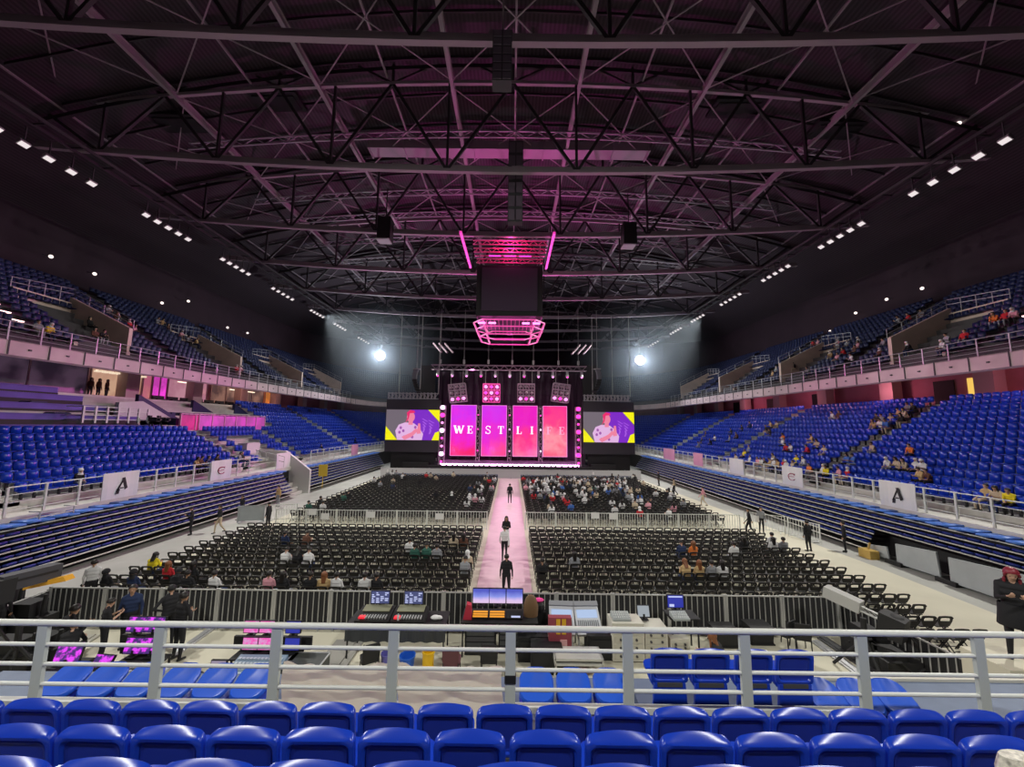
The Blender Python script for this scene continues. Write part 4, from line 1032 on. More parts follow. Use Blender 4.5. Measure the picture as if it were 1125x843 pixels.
def figure_mesh(pose):
    if pose in FIG: return FIG[pose]
    S, Hd = figure(pose); b = MB()
    for p, q, r1, r2, t in S:
        d = (q-p); l = d.length; d = d/max(l, 1e-6); up = V3(0, 0, 1) if abs(d.z) < .9 else V3(0, 1, 0)
        a = d.cross(up).normalized(); c = a.cross(d); loops = []; n = 10 if r1 > .02 else 6
        for k in range(1, 5): th = PI/2*k/4; loops.append((p-d*r1*math.cos(th), r1*math.sin(th)))
        for k in range(0, 4): th = PI/2*k/4; loops.append((q+d*r2*math.sin(th), r2*math.cos(th)))
        b.loft([[c0+(a*math.cos(2*PI*i/n)+c*math.sin(2*PI*i/n))*r for i in range(n)] for c0, r in loops])
    o = b.build('tmp', M_black); m = o.modifiers.new('r', 'REMESH'); m.mode = 'VOXEL'; m.voxel_size = .0105
    sm = o.modifiers.new('s', 'SMOOTH'); sm.iterations = 3; sm.factor = .4
    dc = o.modifiers.new('d', 'DECIMATE'); dc.ratio = .16
    dg = bpy.context.evaluated_depsgraph_get(); me = bpy.data.meshes.new_from_object(o.evaluated_get(dg)); bpy.data.objects.remove(o)
    me.name = 'person_'+pose; me.materials.clear()
    for q in range(6): me.materials.append(M_black)
    n = len(me.polygons); ce = np.empty(n*3); me.polygons.foreach_get('center', ce); ce = ce.reshape(-1, 3)
    best = np.full(n, 9.); tg = np.zeros(n, int)
    for p, q, r1, r2, t in S:
        p_ = np.array(p); d = np.array(q-p); L2 = max(d@d, 1e-9); h = np.clip((ce-p_)@d/L2, 0, 1)
        ds = np.linalg.norm(ce-(p_+h[:, None]*d), axis=1)-(r1+(r2-r1)*h); k = ds < best; best[k] = ds[k]; tg[k] = t
    # face marks: eyes and mouth
    bm = bmesh.new(); bm.from_mesh(me)
    for f, t in zip(bm.faces, tg): f.material_index = int(t); f.smooth = True
    for c, r in ((Hd(-.032, .079, .108), (.012, .007)), (Hd(.032, .079, .108), (.012, .007)), (Hd(0, .083, .045), (.022, .005))):
        v = bmesh.ops.create_uvsphere(bm, u_segments=8, v_segments=5, radius=1.)['verts']
        for q in v: q.co = Vector((q.co.x*r[0], q.co.y*.008, q.co.z*r[1]))+c
        for f in {f for q in v for f in q.link_faces}: f.material_index = 5
    bm.to_mesh(me); bm.free()
    hairs = {}
    for kind in ('short', 'long', 'cap', 'veil', 'hood'):
        h = MB(); A = {'short': .104, 'long': .108, 'cap': .106, 'veil': .112, 'hood': .12}[kind]; loops = []
        for k in range(1, 10):
            th = PI*.62*k/9; ring_ = []
            for i in range(16):
                ph = 2*PI*i/16; fr = max(0, math.sin(ph)); thh = th*(1-.42*fr*(k/9)) if kind in ('short', 'long', 'cap') else th*(1-.30*fr*(k/9))
                x = A*math.sin(thh)*math.cos(ph); y = A*1.05*math.sin(thh)*math.sin(ph); z = A*1.08*math.cos(thh)
                ring_.append(Hd(x, y-.008, z+.128))
            loops.append(ring_)
        h.loft(loops, (True, True))
        if kind == 'long':
            h.loft([[Hd(x*w_, y+q, z) for x, y in ((-.085, -.02), (-.07, -.075), (0, -.10), (.07, -.075), (.085, -.02), (.06, -.045), (0, -.06), (-.06, -.045))] for w_, q, z in ((1, 0, .14), (1.1, 0, .04), (1.1, -.01, -.06), (.9, -.02, -.17))])
        if kind == 'long':
            for s in (-1, 1): h.sweep([Hd(s*.07, .055, .17), Hd(s*.092, .04, .10), Hd(s*.098, .03, .02), Hd(s*.095, .045, -.08), Hd(s*.085, .06, -.17)], .024, 8)
        if kind in ('veil', 'hood'):
            h.loft([[Hd(r*math.cos(2*PI*i/14), q+r*.85*math.sin(2*PI*i/14), z) for i in range(14)] for r, q, z in ((.085, -.02, .06), (.095, -.015, .0), (.13, 0, -.07), (.15, 0, -.10))])
        if kind == 'cap':
            h.loft([[Hd(x, y, .165-.25*(y-.07)) for x, y in ((-.07, .06), (.07, .06), (.06, .14), (0, .165), (-.06, .14))], [Hd(x, y, .175-.25*(y-.07)) for x, y in ((-.07, .06), (.07, .06), (.06, .14), (0, .165), (-.06, .14))]])
        hairs[kind] = h.mesh('hair', M_black, True)
    FIG[pose] = (me, hairs); return FIG[pose]
COL = {'white': (.72, .72, .72), 'black': (.012, .012, .015), 'grey': (.28, .29, .31), 'red': (.55, .02, .03), 'yellow': (.85, .68, .02), 'navy': (.015, .03, .09),
       'green': (.03, .12, .09), 'beige': (.55, .45, .32), 'tan': (.55, .38, .18), 'pink': (.75, .35, .42), 'blue': (.05, .15, .5), 'orange': (.75, .2, .04), 'brown': (.12, .05, .03), 'purple': (.2, .08, .3), 'pale blue': (.4, .55, .7)}
SKIN = [mat('skin_a', (.55, .33, .23), .55), mat('skin_b', (.42, .24, .15), .55)]
def cloth(c): return mat('cloth_'+c.replace(' ', '_'), COL[c], .85)
M_eye = mat('eye_dark', (.02, .01, .01), .4); M_hairb = mat('hair_black', (.012, .009, .008), .5)
HAIRM = {'short': M_hairb, 'long': M_hairb, 'cap': M_black, 'veil': cloth('white'), 'hood': cloth('black')}
LAB = set()
def person(loc, rz, pose, top, bottom, label, hair='short', hairm=None, sleeve='long', group=None, scale=1., name='person'):
    me, hs = figure_mesh(pose)
    o = bpy.data.objects.new(name, me); C.objects.link(o); o.location = loc; o.rotation_euler.z = rz; o.scale = (scale,)*3
    sk = SKIN[hash(label) % 2 if False else (len(LAB) % 2)]
    for i, m in enumerate((sk, cloth(top), cloth(bottom), M_black, cloth(top) if sleeve == 'long' else sk, M_eye)):
        sl = o.material_slots[i]; sl.link = 'OBJECT'; sl.material = m
    h = bpy.data.objects.new({'veil': 'headscarf', 'hood': 'headscarf', 'cap': 'cap'}.get(hair, 'hair'), hs[hair]); C.objects.link(h); h.parent = o
    h.material_slots[0].link = 'OBJECT'; h.material_slots[0].material = hairm or HAIRM[hair]
    k = 2; l0 = label
    LAB.add(label); tag(o, label, 'person', group); return o
rp = random.Random(11)
# ---- standing on the floor: pixel of the feet, pose, heading, colours
ST = [
 (560, 553, 'stand', 0, 'black', 'black', 'short', 'person in black standing far up the pink aisle near the stage'),
 (556, 601, 'cross', PI, 'black', 'white', 'long', 'person in black top with crossed arms midway along the pink aisle'),
 (554, 616, 'walk', 0, 'white', 'black', 'short', 'person in white shirt walking away just ahead of the dark-clad one, pink aisle'),
 (556, 658, 'stand', 0, 'black', 'black', 'short', 'person in dark shirt standing with back turned at near end of aisle'),
 (209, 588, 'phone', 2.2, 'black', 'black', 'short', 'person in black holding a phone beside left retracted stand'),
 (240, 586, 'walk', 2.6, 'black', 'beige', 'short', 'person in black top and beige trousers by left retracted stand'),
 (294, 581, 'stand', 1.5, 'black', 'black', 'short', 'person in black standing beside the left end of the middle barrier'),
 (265, 571, 'walk', 2.8, 'black', 'black', 'short', 'person in black walking further along the left retracted stand'),
 (305, 557, 'stand', 2.8, 'tan', 'grey', 'short', 'person in tan top by the far end of left nearer stand'),
 (824, 588, 'walk', 1.2, 'black', 'black', 'short', 'person in black leaning at right end of middle barrier'),
 (837, 586, 'stand', 3.0, 'grey', 'black', 'short', 'person in grey top behind the white sign, right of middle barrier'),
 (889, 606, 'stand', .2, 'black', 'black', 'short', 'staff person in black with lime collar by the right stand'),
 (929, 607, 'stand', .8, 'black', 'black', 'short', 'person in black standing alone against the right retracted stand'),
 (867, 571, 'walk', 1.0, 'black', 'black', 'short', 'person in black walking close to the right retracted stand, behind staff'),
 (773, 556, 'walk', 1.0, 'pink', 'beige', 'short', 'person in pink top by the right stand near the middle barrier'),
 (741, 544, 'walk', 1.2, 'beige', 'black', 'short', 'person in beige top by the right stand, farther off'),
 (724, 534, 'stand', 1.6, 'black', 'black', 'short', 'person in black by the right stand, farthest one'),
 (97, 668, 'stand', .5, 'white', 'black', 'short', 'person in loose white shirt standing at left floor edge'),
]
for px, py, pose, rz, tp, bt, hr, lb in ST:
    p = onz(px, py, .03 if 540 < px < 570 else .013); person(p, rz, pose, tp, bt, lb, hr)
# crew inside the mixing area
def crew(px, py_head, Y, pose, rz, tp, bt, hr, lb, sc_=1., **k):
    hd = ony(px, py_head, Y); return person((hd.x, Y, 0), rz, pose, tp, bt, lb, hr, scale=sc_, **k)
crew(120, 651, 11.9, 'phone', -.6, 'black', 'black', 'short', 'crew person in dark short sleeved shirt looking down, left mixing area', .98, sleeve='short')
crew(148, 636, 12.5, 'stand', -2.6, 'navy', 'black', 'short', 'crew person in open navy jacket with yellow badge beside barrier', 1.08)
crew(190, 638, 12.6, 'hips', .9, 'black', 'black', 'cap', 'crew person in black with cap leaning on the left barrier', 1.05)
crew(203, 641, 11.9, 'cross', -.3, 'black', 'black', 'short', 'crew person in black shirt with white back print by left barrier', 1.1)
p = onz(86, 728, 0); person((p.x-.1, 11.5, .0), .4, 'crouch', 'black', 'black', 'crouching crew person in black beside the left monitors', 'cap', scale=1.1)
p = onz(100, 700, 0); person((p.x, 12.2, 0), -.3, 'crouch', 'black', 'black', 'second bent crew person in black, behind the crouching one', 'short', scale=1.2)
# seated in the chair block by the left corner
def nearest_chair(px, py, h=.75):
    best = None
    for c in CH:
        P = Vector((c[0], c[1]-.05, h+.35))-Vector((0, 0, EYE)); D = P.dot(FW)
        d = (562.5+F_PX*P.dot(RT)/D-px)**2+(421.5-F_PX*P.dot(UP)/D-py)**2
        if (best is None or d < best[0]) and id(c) not in taken: best = (d, c)
    taken.add(id(best[1])); return best[1]
taken = set()
NEARP = [(121, 627, 'black', 'hood', 'pink'), (150, 626, 'navy', 'hood', 0), (168, 618, 'yellow', 'long', 0), (185, 627, 'red', 'long', 0), (196, 628, 'black', 'hood', 0), (206, 627, 'black', 'short', 0), (219, 626, 'black', 'long', 0), (235, 627, 'white', 'short', 0),
 (308, 606, 'white', 'short', 0), (319, 607, 'black', 'long', 0), (332, 606, 'white', 'short', 0), (317, 588, 'navy', 'short', 0), (331, 588, 'brown', 'short', 0), (449, 600, 'white', 'short', 0), (460, 600, 'green', 'short', 0), (471, 601, 'green', 'short', 0), (484, 601, 'grey', 'short', 0),
 (511, 620, 'grey', 'short', 0), (525, 620, 'beige', 'veil', 0), (495, 588, 'beige', 'long', 0), (507, 587, 'brown', 'long', 0), (296, 638, 'pink', 'short', 0), (317, 638, 'black', 'long', 0), (337, 640, 'black', 'short', 0), (354, 640, 'tan', 'long', 0), (373, 640, 'white', 'short', 0), (401, 640, 'white', 'short', 0), (421, 636, 'black', 'short', 0),
 (627, 609, 'grey', 'long', 0), (599, 616, 'black', 'short', 0), (748, 602, 'navy', 'short', 0), (757, 599, 'orange', 'long', 0), (752, 622, 'tan', 'long', 0), (763, 620, 'tan', 'long', 0), (776, 622, 'grey', 'short', 0), (791, 622, 'white', 'long', 0), (811, 600, 'white', 'short', 0), (818, 596, 'black', 'long', 0), (843, 592, 'white', 'short', 0), (850, 595, 'white', 'long', 0), (857, 597, 'grey', 'short', 0)]
for px, py, tp, hr, ex in NEARP:
    c = nearest_chair(px, py)
    hm = mat('hair_brown', (.22, .08, .03), .5) if tp in ('tan', 'orange', 'red') and hr == 'long' else None
    person((c[0], c[1]+.02, .012), rp.uniform(-.2, .2), rp.choice(['sit', 'sitphone', 'sit']), tp, rp.choice(['black', 'navy', 'black', 'grey']),
           f'seated person in {tp} top, {nth(c[3]+1)} row behind {"front" if c[5] == "near" else "middle"} barrier, {nth(c[4]+1)} seat {c[2]} of aisle', hr, hm, rp.choice(['long', 'short']))
# audience in the far blocks
FARC = [c for c in CH if c[5] == 'far' and c[3] < 24]
dens = []
for c in FARC:
    if id(c) in taken: continue
    i = c[3]
    pr_ = (.16+.02*i if 2 < i < 20 else .03) if c[2] == 'right' and c[4] < 21 else (.03+.008*i if c[2] == 'right' else (.05+.16*(c[4] < 4)+(.09 if c[4] > 17 and i > 8 else 0)))
    if rp.random() < pr_*(1.05 if c[2] == 'right' else .85): dens.append(c)
dens.sort(key=lambda c: c[1]); dens, densfar = dens[:95], dens[95:]
def crowd(cs, name, label):
    mats = [SKIN[0], M_black, M_hairb]; tops = list(COL); mats += [cloth(t) for t in tops]; VV = []; LL = []; TT = []; MM = []; off = 0
    for c in cs:
        me, hs = figure_mesh(rp.choice(['sit', 'sitphone'])); tp = 3+tops.index(rp.choice(['white', 'white', 'black', 'grey', 'black', 'red', 'beige', 'navy', 'white', 'grey'])); a = rp.uniform(-.25, .25)
        for m_, lut in ((me, [0, tp, 1, 1, tp, 1]), (hs[rp.choice(['short', 'long', 'veil', 'short'])], [2 if rp.random() < .8 else 3])):
            n = len(m_.vertices); co = np.empty(n*3); m_.vertices.foreach_get('co', co); co = co.reshape(-1, 3); nf = len(m_.polygons)
            lt = np.empty(nf, int); m_.polygons.foreach_get('loop_total', lt); ls = np.empty(len(m_.loops), int); m_.loops.foreach_get('vertex_index', ls)
            mi = np.empty(nf, int); m_.polygons.foreach_get('material_index', mi)
            q = co.copy(); q[:, 0] = co[:, 0]*math.cos(a)-co[:, 1]*math.sin(a)+c[0]; q[:, 1] = co[:, 0]*math.sin(a)+co[:, 1]*math.cos(a)+c[1]+.02; q[:, 2] += .012
            VV.append(q); LL.append(ls+off); TT.append(lt); MM.append(np.array(lut)[mi]); off += n
    out = bpy.data.meshes.new(name); V = np.concatenate(VV); L_ = np.concatenate(LL); T = np.concatenate(TT)
    out.vertices.add(len(V)); out.vertices.foreach_set('co', V.ravel()); out.loops.add(len(L_)); out.loops.foreach_set('vertex_index', L_)
    out.polygons.add(len(T)); out.polygons.foreach_set('loop_start', np.concatenate([[0], np.cumsum(T)[:-1]]))
    for m_ in mats: out.materials.append(m_)
    out.polygons.foreach_set('material_index', np.concatenate(MM)); out.update(calc_edges=True); out.validate()
    o = bpy.data.objects.new(name, out); C.objects.link(o); tag(o, label, 'people', kind='stuff')
crowd(densfar, 'seated_audience', 'farthest seated audience in the chair rows closest to the stage')
for c in dens:
    tp = rp.choice(['white', 'white', 'black', 'black', 'grey', 'white', 'red', 'beige', 'navy', 'grey', 'pink', 'black', 'blue', 'green'])
    hr = rp.choice(['short', 'long', 'veil', 'short', 'long'])
    person((c[0], c[1]+.02, .012), rp.uniform(-.25, .25), rp.choice(['sit', 'sitphone']), tp, rp.choice(['black', 'navy', 'grey']),
           f'seated person in {tp} top, {nth(c[3]+1)} row past middle barrier, {nth(c[4]+1)} seat {c[2]} of aisle', hr, None, rp.choice(['long', 'short']), 'audience in the far chair blocks')
# audience on the terraces: find the row the sight line meets
def aisle_place(y, s, tier):
    A = sorted(((AIS_L if s < 0 else AIS_R) if tier == 'mid' else (24.2, 35, 48, 61))); k = sum(1 for a in A if a < y)
    n = round((y-(A[k-1] if k else 12))/.52)
    return f'{nth(n)} seat past {nth(k)} aisle' if k else f'{nth(n)} seat before first aisle'
SEATTAKEN = set()
def terrace_person(px, py, tp, tier, hr=None, pose=None, note=''):
    s = -1 if px < 562 else 1; best = None
    for i in range(MN if tier == 'mid' else UN):
        d, z = rowinfo(tier, i)
        p = onx(px, py, CX+s*(d-.02))
        e = abs(p.z-(z+.85))
        if best is None or e < best[0]: best = (e, i, p, d, z)
    e, i, p, d, z = best; y = round(p.y/.52)*.52
    if p.y > YC or p.y < 12: return
    key = (tier, s, i, round(y, 1))
    while key in SEATTAKEN: y += .52; key = (tier, s, i, round(y, 1))
    SEATTAKEN.add(key)
    person((CX+s*(d-.02), y, z-.02), s*PI/2+rp.uniform(-.3, .3), pose or rp.choice(['sit', 'sitphone', 'sitlean']), tp, rp.choice(['black', 'navy', 'grey', 'beige']),
           f'person in {tp} top on {"left" if s < 0 else "right"} {"lower stand" if tier == "mid" else "balcony"}, {nth(i+1)} row up, ' + aisle_place(y, s, tier), hr or rp.choice(['short', 'long', 'veil']), None, rp.choice(['long', 'short']))
TP = [(81, 523, 'black', 'veil'), (214, 513, 'tan', 'long'), (222, 514, 'brown', 'short'), (229, 513, 'navy', 'short'), (238, 514, 'black', 'long'), (262, 500, 'grey', 'short'), (268, 503, 'black', 'short'),
 (985, 511, 'beige', 'long'), (992, 512, 'beige', 'long'), (999, 513, 'white', 'veil'), (1005, 514, 'white', 'veil'), (1011, 516, 'white', 'veil'), (1008, 520, 'tan', 'short'), (1020, 522, 'brown', 'short'), (1003, 494, 'orange', 'short'), (957, 495, 'beige', 'short'), (930, 508, 'blue', 'long'), (938, 507, 'blue', 'short'), (931, 522, 'red', 'veil'), (931, 532, 'pink', 'short'), (893, 517, 'orange', 'short'), (909, 519, 'yellow', 'short'), (903, 519, 'white', 'veil'),
 (862, 482, 'orange', 'long'), (866, 490, 'red', 'short'), (870, 494, 'white', 'short'), (859, 488, 'white', 'veil'), (893, 483, 'tan', 'short'), (900, 490, 'beige', 'long'), (905, 494, 'beige', 'short'), (887, 495, 'red', 'short'), (847, 507, 'tan', 'short'), (852, 503, 'beige', 'long'), (858, 508, 'red', 'short'), (865, 510, 'white', 'veil'), (871, 511, 'beige', 'short'), (876, 508, 'yellow', 'short'), (838, 513, 'white', 'short'), (845, 514, 'black', 'short'), (852, 518, 'white', 'veil'), (860, 517, 'tan', 'long'), (833, 518, 'pink', 'short'),
 (958, 463, 'tan', 'long'), (963, 462, 'black', 'short'), (969, 460, 'grey', 'short'), (975, 462, 'beige', 'long'), (984, 456, 'tan', 'short'), (992, 452, 'beige', 'long'), (999, 449, 'grey', 'short'), (1004, 450, 'black', 'short'), (970, 468, 'white', 'short'), (976, 467, 'blue', 'short'), (988, 459, 'black', 'long'), (923, 455, 'brown', 'short'), (916, 457, 'white', 'short'),
 (842, 470, 'black', 'short'), (848, 466, 'tan', 'short'), (855, 468, 'beige', 'short'), (845, 475, 'black', 'long'), (818, 497, 'yellow', 'short'), (822, 492, 'grey', 'short'), (803, 475, 'black', 'short'), (809, 479, 'brown', 'short'), (815, 470, 'black', 'short'), (824, 465, 'navy', 'short'), (800, 484, 'grey', 'short'), (786, 480, 'white', 'short'), (780, 484, 'black', 'short'), (770, 485, 'black', 'short'), (741, 498, 'black', 'long'), (769, 489, 'grey', 'short'), (774, 478, 'brown', 'short'), (808, 505, 'beige', 'short'), (822, 504, 'white', 'short'), (883, 505, 'white', 'short'), (1091, 549, 'beige', 'long'), (1101, 552, 'tan', 'short'), (1112, 551, 'yellow', 'short'),
 (353, 497, 'black', 'short'), (390, 485, 'black', 'short')]
for px, py, tp, hr in TP: terrace_person(px, py, tp, 'mid', hr)
UPP = [(59, 361, 'yellow'), (48, 362, 'grey'), (101, 355, 'black'), (108, 364, 'brown'), (112, 366, 'black'), (136, 362, 'grey'), (142, 356, 'red'), (148, 362, 'pink'), (174, 352, 'grey'), (180, 355, 'tan'), (188, 360, 'brown'), (199, 368, 'pink'), (206, 372, 'grey'), (215, 374, 'tan'), (120, 340, 'grey'), (130, 346, 'brown'), (261, 405, 'red'), (266, 409, 'pink'),
 (1038, 389, 'white'), (998, 376, 'black'), (996, 382, 'black'), (1044, 373, 'grey'), (1056, 371, 'red'), (1105, 346, 'red'), (1110, 344, 'pink'), (1100, 350, 'orange'), (917, 377, 'pink'), (922, 381, 'grey'), (926, 386, 'red'), (930, 376, 'grey'), (935, 383, 'brown'), (939, 378, 'pink'), (912, 388, 'tan'), (920, 392, 'pink'), (937, 393, 'white'), (944, 374, 'grey'), (971, 378, 'grey'), (978, 381, 'pink'), (965, 385, 'brown'), (872, 401, 'black'), (888, 408, 'grey'), (846, 410, 'tan'), (852, 407, 'grey'), (893, 378, 'red'), (899, 375, 'pink'), (985, 352, 'grey'), (1002, 347, 'red'), (1010, 345, 'grey')]
for px, py, tp in UPP: terrace_person(px, py, tp, 'up')
# woman on the landing at right
b = MB(); b.box(10.15, 12.6, 8.15, 9.0, 0, 2.2); struct('landing_right', b, M_sheet)
h = ony(1109, 624, 8.5)
o = person((h.x, 8.5, 2.2), 2.4, 'phone', 'black', 'black', 'person with dark red hair in long black coat standing at the right edge', 'long', mat('hair_red', (.22, .015, .03), .45), scale=1.1)
b = MB(); b.loft([[Vector((r*math.cos(2*PI*i/18), r2*math.sin(2*PI*i/18)-.01, z)) for i in range(18)] for r, r2, z in ((.215, .135, 1.02), (.225, .15, .85), (.25, .18, .62), (.24, .17, .60), (.2, .12, .9))], (False, False))
b.loft([[Vector((r*math.cos(2*PI*i/14), -.03+r*.75*math.sin(2*PI*i/14), z)) for i in range(14)] for r, z in ((.13, 1.38), (.14, 1.42), (.13, 1.46), (.10, 1.46), (.09, 1.42))], (True, True))
c = b.build('fur_collar', cloth('black'), smooth=True); c.parent = o
# badge, print
# ---------------------------------------------------------------- left side: covered benches, suites, white stair
M_gl = mat('suite_glass', (.04, .035, .045), .08)
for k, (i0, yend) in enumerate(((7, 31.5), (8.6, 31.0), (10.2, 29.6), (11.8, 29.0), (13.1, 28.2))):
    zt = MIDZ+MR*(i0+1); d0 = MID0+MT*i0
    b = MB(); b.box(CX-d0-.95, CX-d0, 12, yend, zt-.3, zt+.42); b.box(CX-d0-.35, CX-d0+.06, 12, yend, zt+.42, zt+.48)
    o = b.build('covered_bench', M_purple); g = MB(); g.box(CX-d0-.01, CX-d0+.03, 12, yend, zt-.3, zt+.08); g.build('shade_line', M_black, o)  # black strip painted in as the shade line along each bench front
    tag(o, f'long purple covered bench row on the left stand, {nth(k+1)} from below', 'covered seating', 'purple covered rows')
for k, (px, py) in enumerate(((36, 446), (62, 458))):
    p = onx(px, py, CX-MID0-MT*(11.3-k*1.7)); b = MB(); b.box(-.4, .4, -.55, .55, 0, .8); b.prism([(-.55, .8), (.55, .8), (.4, .92), (-.4, .92)], -.4, .4, 'yz')
    tag(b.build('dark_booth', M_navy, loc=(p.x, p.y, p.z-.6)), f'small dark navy box among the purple benches, {("upper", "lower")[k]} one', 'box', 'dark boxes on the left stand')
# white guard cage by the purple benches
p = onx(88, 478, CX-29.4); q = onx(160, 478, CX-29.4); z0 = MIDZ+MR*8
t = thing('guard_railing', (p.x, p.y, z0+.6), 'white guard railing standing above the left blue seats', 'railing')
Ln = q.y-p.y; b = MB()
for h in (1.15, .85, .55, .25): b.tube((0, 0, h), (0, Ln, h), .035, 6); b.tube((0, 0, h), (-1.2, 0, h), .035, 6)
b.build('rails', M_paint, t)
for kq in range(7): MB().box(-.05, .05, Ln*kq/6-.06, Ln*kq/6+.06, 0, 1.2).build('post', M_paint, t)
# pale ramp wall and dark slanting walls
zt = MIDZ+MR*MN
b = MB(); b.prism([(29.6, 7.5), (31.4, 7.3), (31.6, 5.9), (35.2, 5.9), (35.2, 6.9), (31.5, 8.7), (29.6, 8.5)], CX-31.2, CX-30.9, 'yz'); struct('ramp_wall_left', b, mat('white_wall', (.62, .62, .6), .7))
for k, (ya, yb) in enumerate(((31.8, 35.9), (39.2, 43), (45.1, 48.6), (48.9, 52.5), (56, 60), (62, 66))):
    xx = CX-31.6-(k > 0)*1.6
    b = MB(); b.prism([(ya, 7.9+.2*(k > 0)), (yb, 6.3+.6*(k > 0)), (yb, 7.3+.3*(k > 0)), (ya, 9.3)], xx-.3, xx, 'yz')
    struct('slanting_wall', b, M_navy)
# lit suites at the back of the left stand
dt = MID0+MT*MN+1.5; xw = CX-dt
def suite(y0, y1, z0, z1, m, label, mull=4):
    t = thing('suite_window', (xw+.1, y0, z0), label, 'suite', 'glazed suites of the left concourse')
    MB().box(0, .08, 0, y1-y0, 0, z1-z0).build('pane', m, t)
    b = MB()
    for k in range(mull+1): yy = (y1-y0)*k/mull; b.box(.06, .16, yy-.05, yy+.05, 0, z1-z0)
    b.box(.06, .16, 0, y1-y0, 0, .08); b.box(.06, .16, 0, y1-y0, z1-z0-.1, z1-z0); b.build('frame', mat('suite_frame', (.45, .3, .3), .5), t)
def room_mat(name, c1, c2, s, sc_=.8):
    m = mat(name, (.02, .02, .02), .3, emit=c1, es=s); nt = m.node_tree; bb = nt.nodes['Principled BSDF']
    tc = nt.nodes.new('ShaderNodeTexCoord'); n = nt.nodes.new('ShaderNodeTexNoise'); n.inputs['Scale'].default_value = sc_; n.inputs['Detail'].default_value = 6
    r = nt.nodes.new('ShaderNodeValToRGB'); r.color_ramp.elements[0].color = (*c2, 1); r.color_ramp.elements[1].color = (*c1, 1); r.color_ramp.elements[0].position = .4; r.color_ramp.elements[1].position = .6
    nt.links.new(tc.outputs['Object'], n.inputs[0]); nt.links.new(n.outputs['Fac'], r.inputs[0]); nt.links.new(r.outputs[0], bb.inputs['Emission Color']); return m
suite(20, 31.8, 9.1, 11.9, room_mat('room_dark', (.05, .03, .05), (.012, .008, .015), 1, .6), 'dark glazed suite with faint reflections, nearest on the left', 3)
suite(32, 36.5, 9.1, 11.9, room_mat('room_cream', (.70, .42, .28), (.55, .28, .2), .75, .5), 'brightly lit cream suite with a slatted ceiling on the left', 2)
suite(36.6, 37.5, 9.1, 11.9, room_mat('room_rose', (.62, .2, .2), (.5, .12, .2), .8), 'rose lit strip of wall between two left suites', 1)
suite(37.6, 39.2, 9.1, 11.9, room_mat('room_magenta', (1, .06, .75), (.55, .05, .4), .9), 'magenta glowing suite window on the left concourse', 2)
suite(39.3, 44.4, 9.1, 11.9, room_mat('room_pinkw', (.75, .35, .45), (.55, .2, .3), .6, .5), 'pink and cream lit suite with hanging lamps, left concourse', 2)
suite(45, 54.6, 9.1, 11.9, room_mat('room_brown', (.34, .17, .13), (.10, .05, .05), .7), 'brownish dim suite with a strip lamp, left concourse', 4)
suite(55, 57, 9.1, 11.9, room_mat('room_orange', (1, .25, .04), (.5, .16, .04), .8), 'orange lit doorway suite far along the left concourse', 1)
for k, (y, z) in enumerate(((33, 11.35), (35.2, 11.3), (41, 11.3), (48.5, 11.2), (51.5, 11.2))):
    b = MB(); b.box(xw+.35, xw+.5, y-.8, y+.8, z, z+.07); tag(b.build('strip_lamp', glow('strip_warm', (1, .8, .6), 2.2)), f'bright strip lamp above the left suites, {nth(k+1)} from near end', 'strip lamp', 'strip lamps of the left concourse')
for k in range(7):
    b = MB(); y = 32.2+k*.62; b.box(xw+.2, xw+.9, y, y+.3, 11.25, 11.4); tag(b.build('ceiling_slat', glow('slat_cream', (.95, .75, .55), .9)), f'pale ceiling slat of the lit cream suite, {nth(k+1)} from near end', 'ceiling slat', 'cream suite ceiling slats')
for k, (px, py) in enumerate(((99, 427), (108, 428), (117, 428))):
    p = onx(px, py, xw+.7); person((p.x, p.y, zt), PI/2*-1+.2*k, 'stand', 'brown', 'black', f'person behind the lit cream suite glass on the left, {nth(k+1)} from near end', 'long')
# pink lit glass balustrade boxes
x0 = CX-MID0-MT*7.6
for k, (ya, yb, m) in enumerate(((34.0, 35.9, room_mat('box_magenta', (.85, .03, .30), (.5, .03, .2), .7)), (36.0, 45.6, room_mat('box_pink', (.85, .08, .65), (.55, .08, .42), .75)))):
    t = thing('glass_balustrade', (x0, ya, MIDZ+MR*8-.1), ('magenta glowing glass front above the left blue seats, nearer one', 'pink glowing glass front above the left blue seats, longer one')[k], 'balustrade', 'glowing glass fronts')
    MB().box(-.05, 0, 0, yb-ya, .1, 1.5).build('glass', m, t)
    b = MB()
    for q in range(int((yb-ya)/1.6)+1): b.box(-.08, .06, q*1.6-.05, q*1.6+.05, 0, 1.6)
    b.box(-.08, .06, 0, yb-ya, 1.55, 1.65); b.build('frame', mat('pink_frame', (.6, .3, .45), .5), t)
    b = MB(); b.box(-3.5, -.4, 0, yb-ya, 0, 1.2)
    for q in range(int((yb-ya)/.55)): b.box(-2.4, -1.9, q*.55+.05, q*.55+.45, 1.2, 1.75)
    b.build('counter', M_navy, t)
for k in range(12):
    b = MB(); y = 37+k*1.6; b.box(CX-35.4, CX-34.9, y, y+1.2, 8.95, 9.3); b.box(CX-35.6, CX-35.4, y, y+1.2, 8.95, 9.6); tag(b.build('lounge_seat', M_black), f'black lounge seat below the left suites, {nth(k+1)} from near end', 'seat', 'black lounge seats')
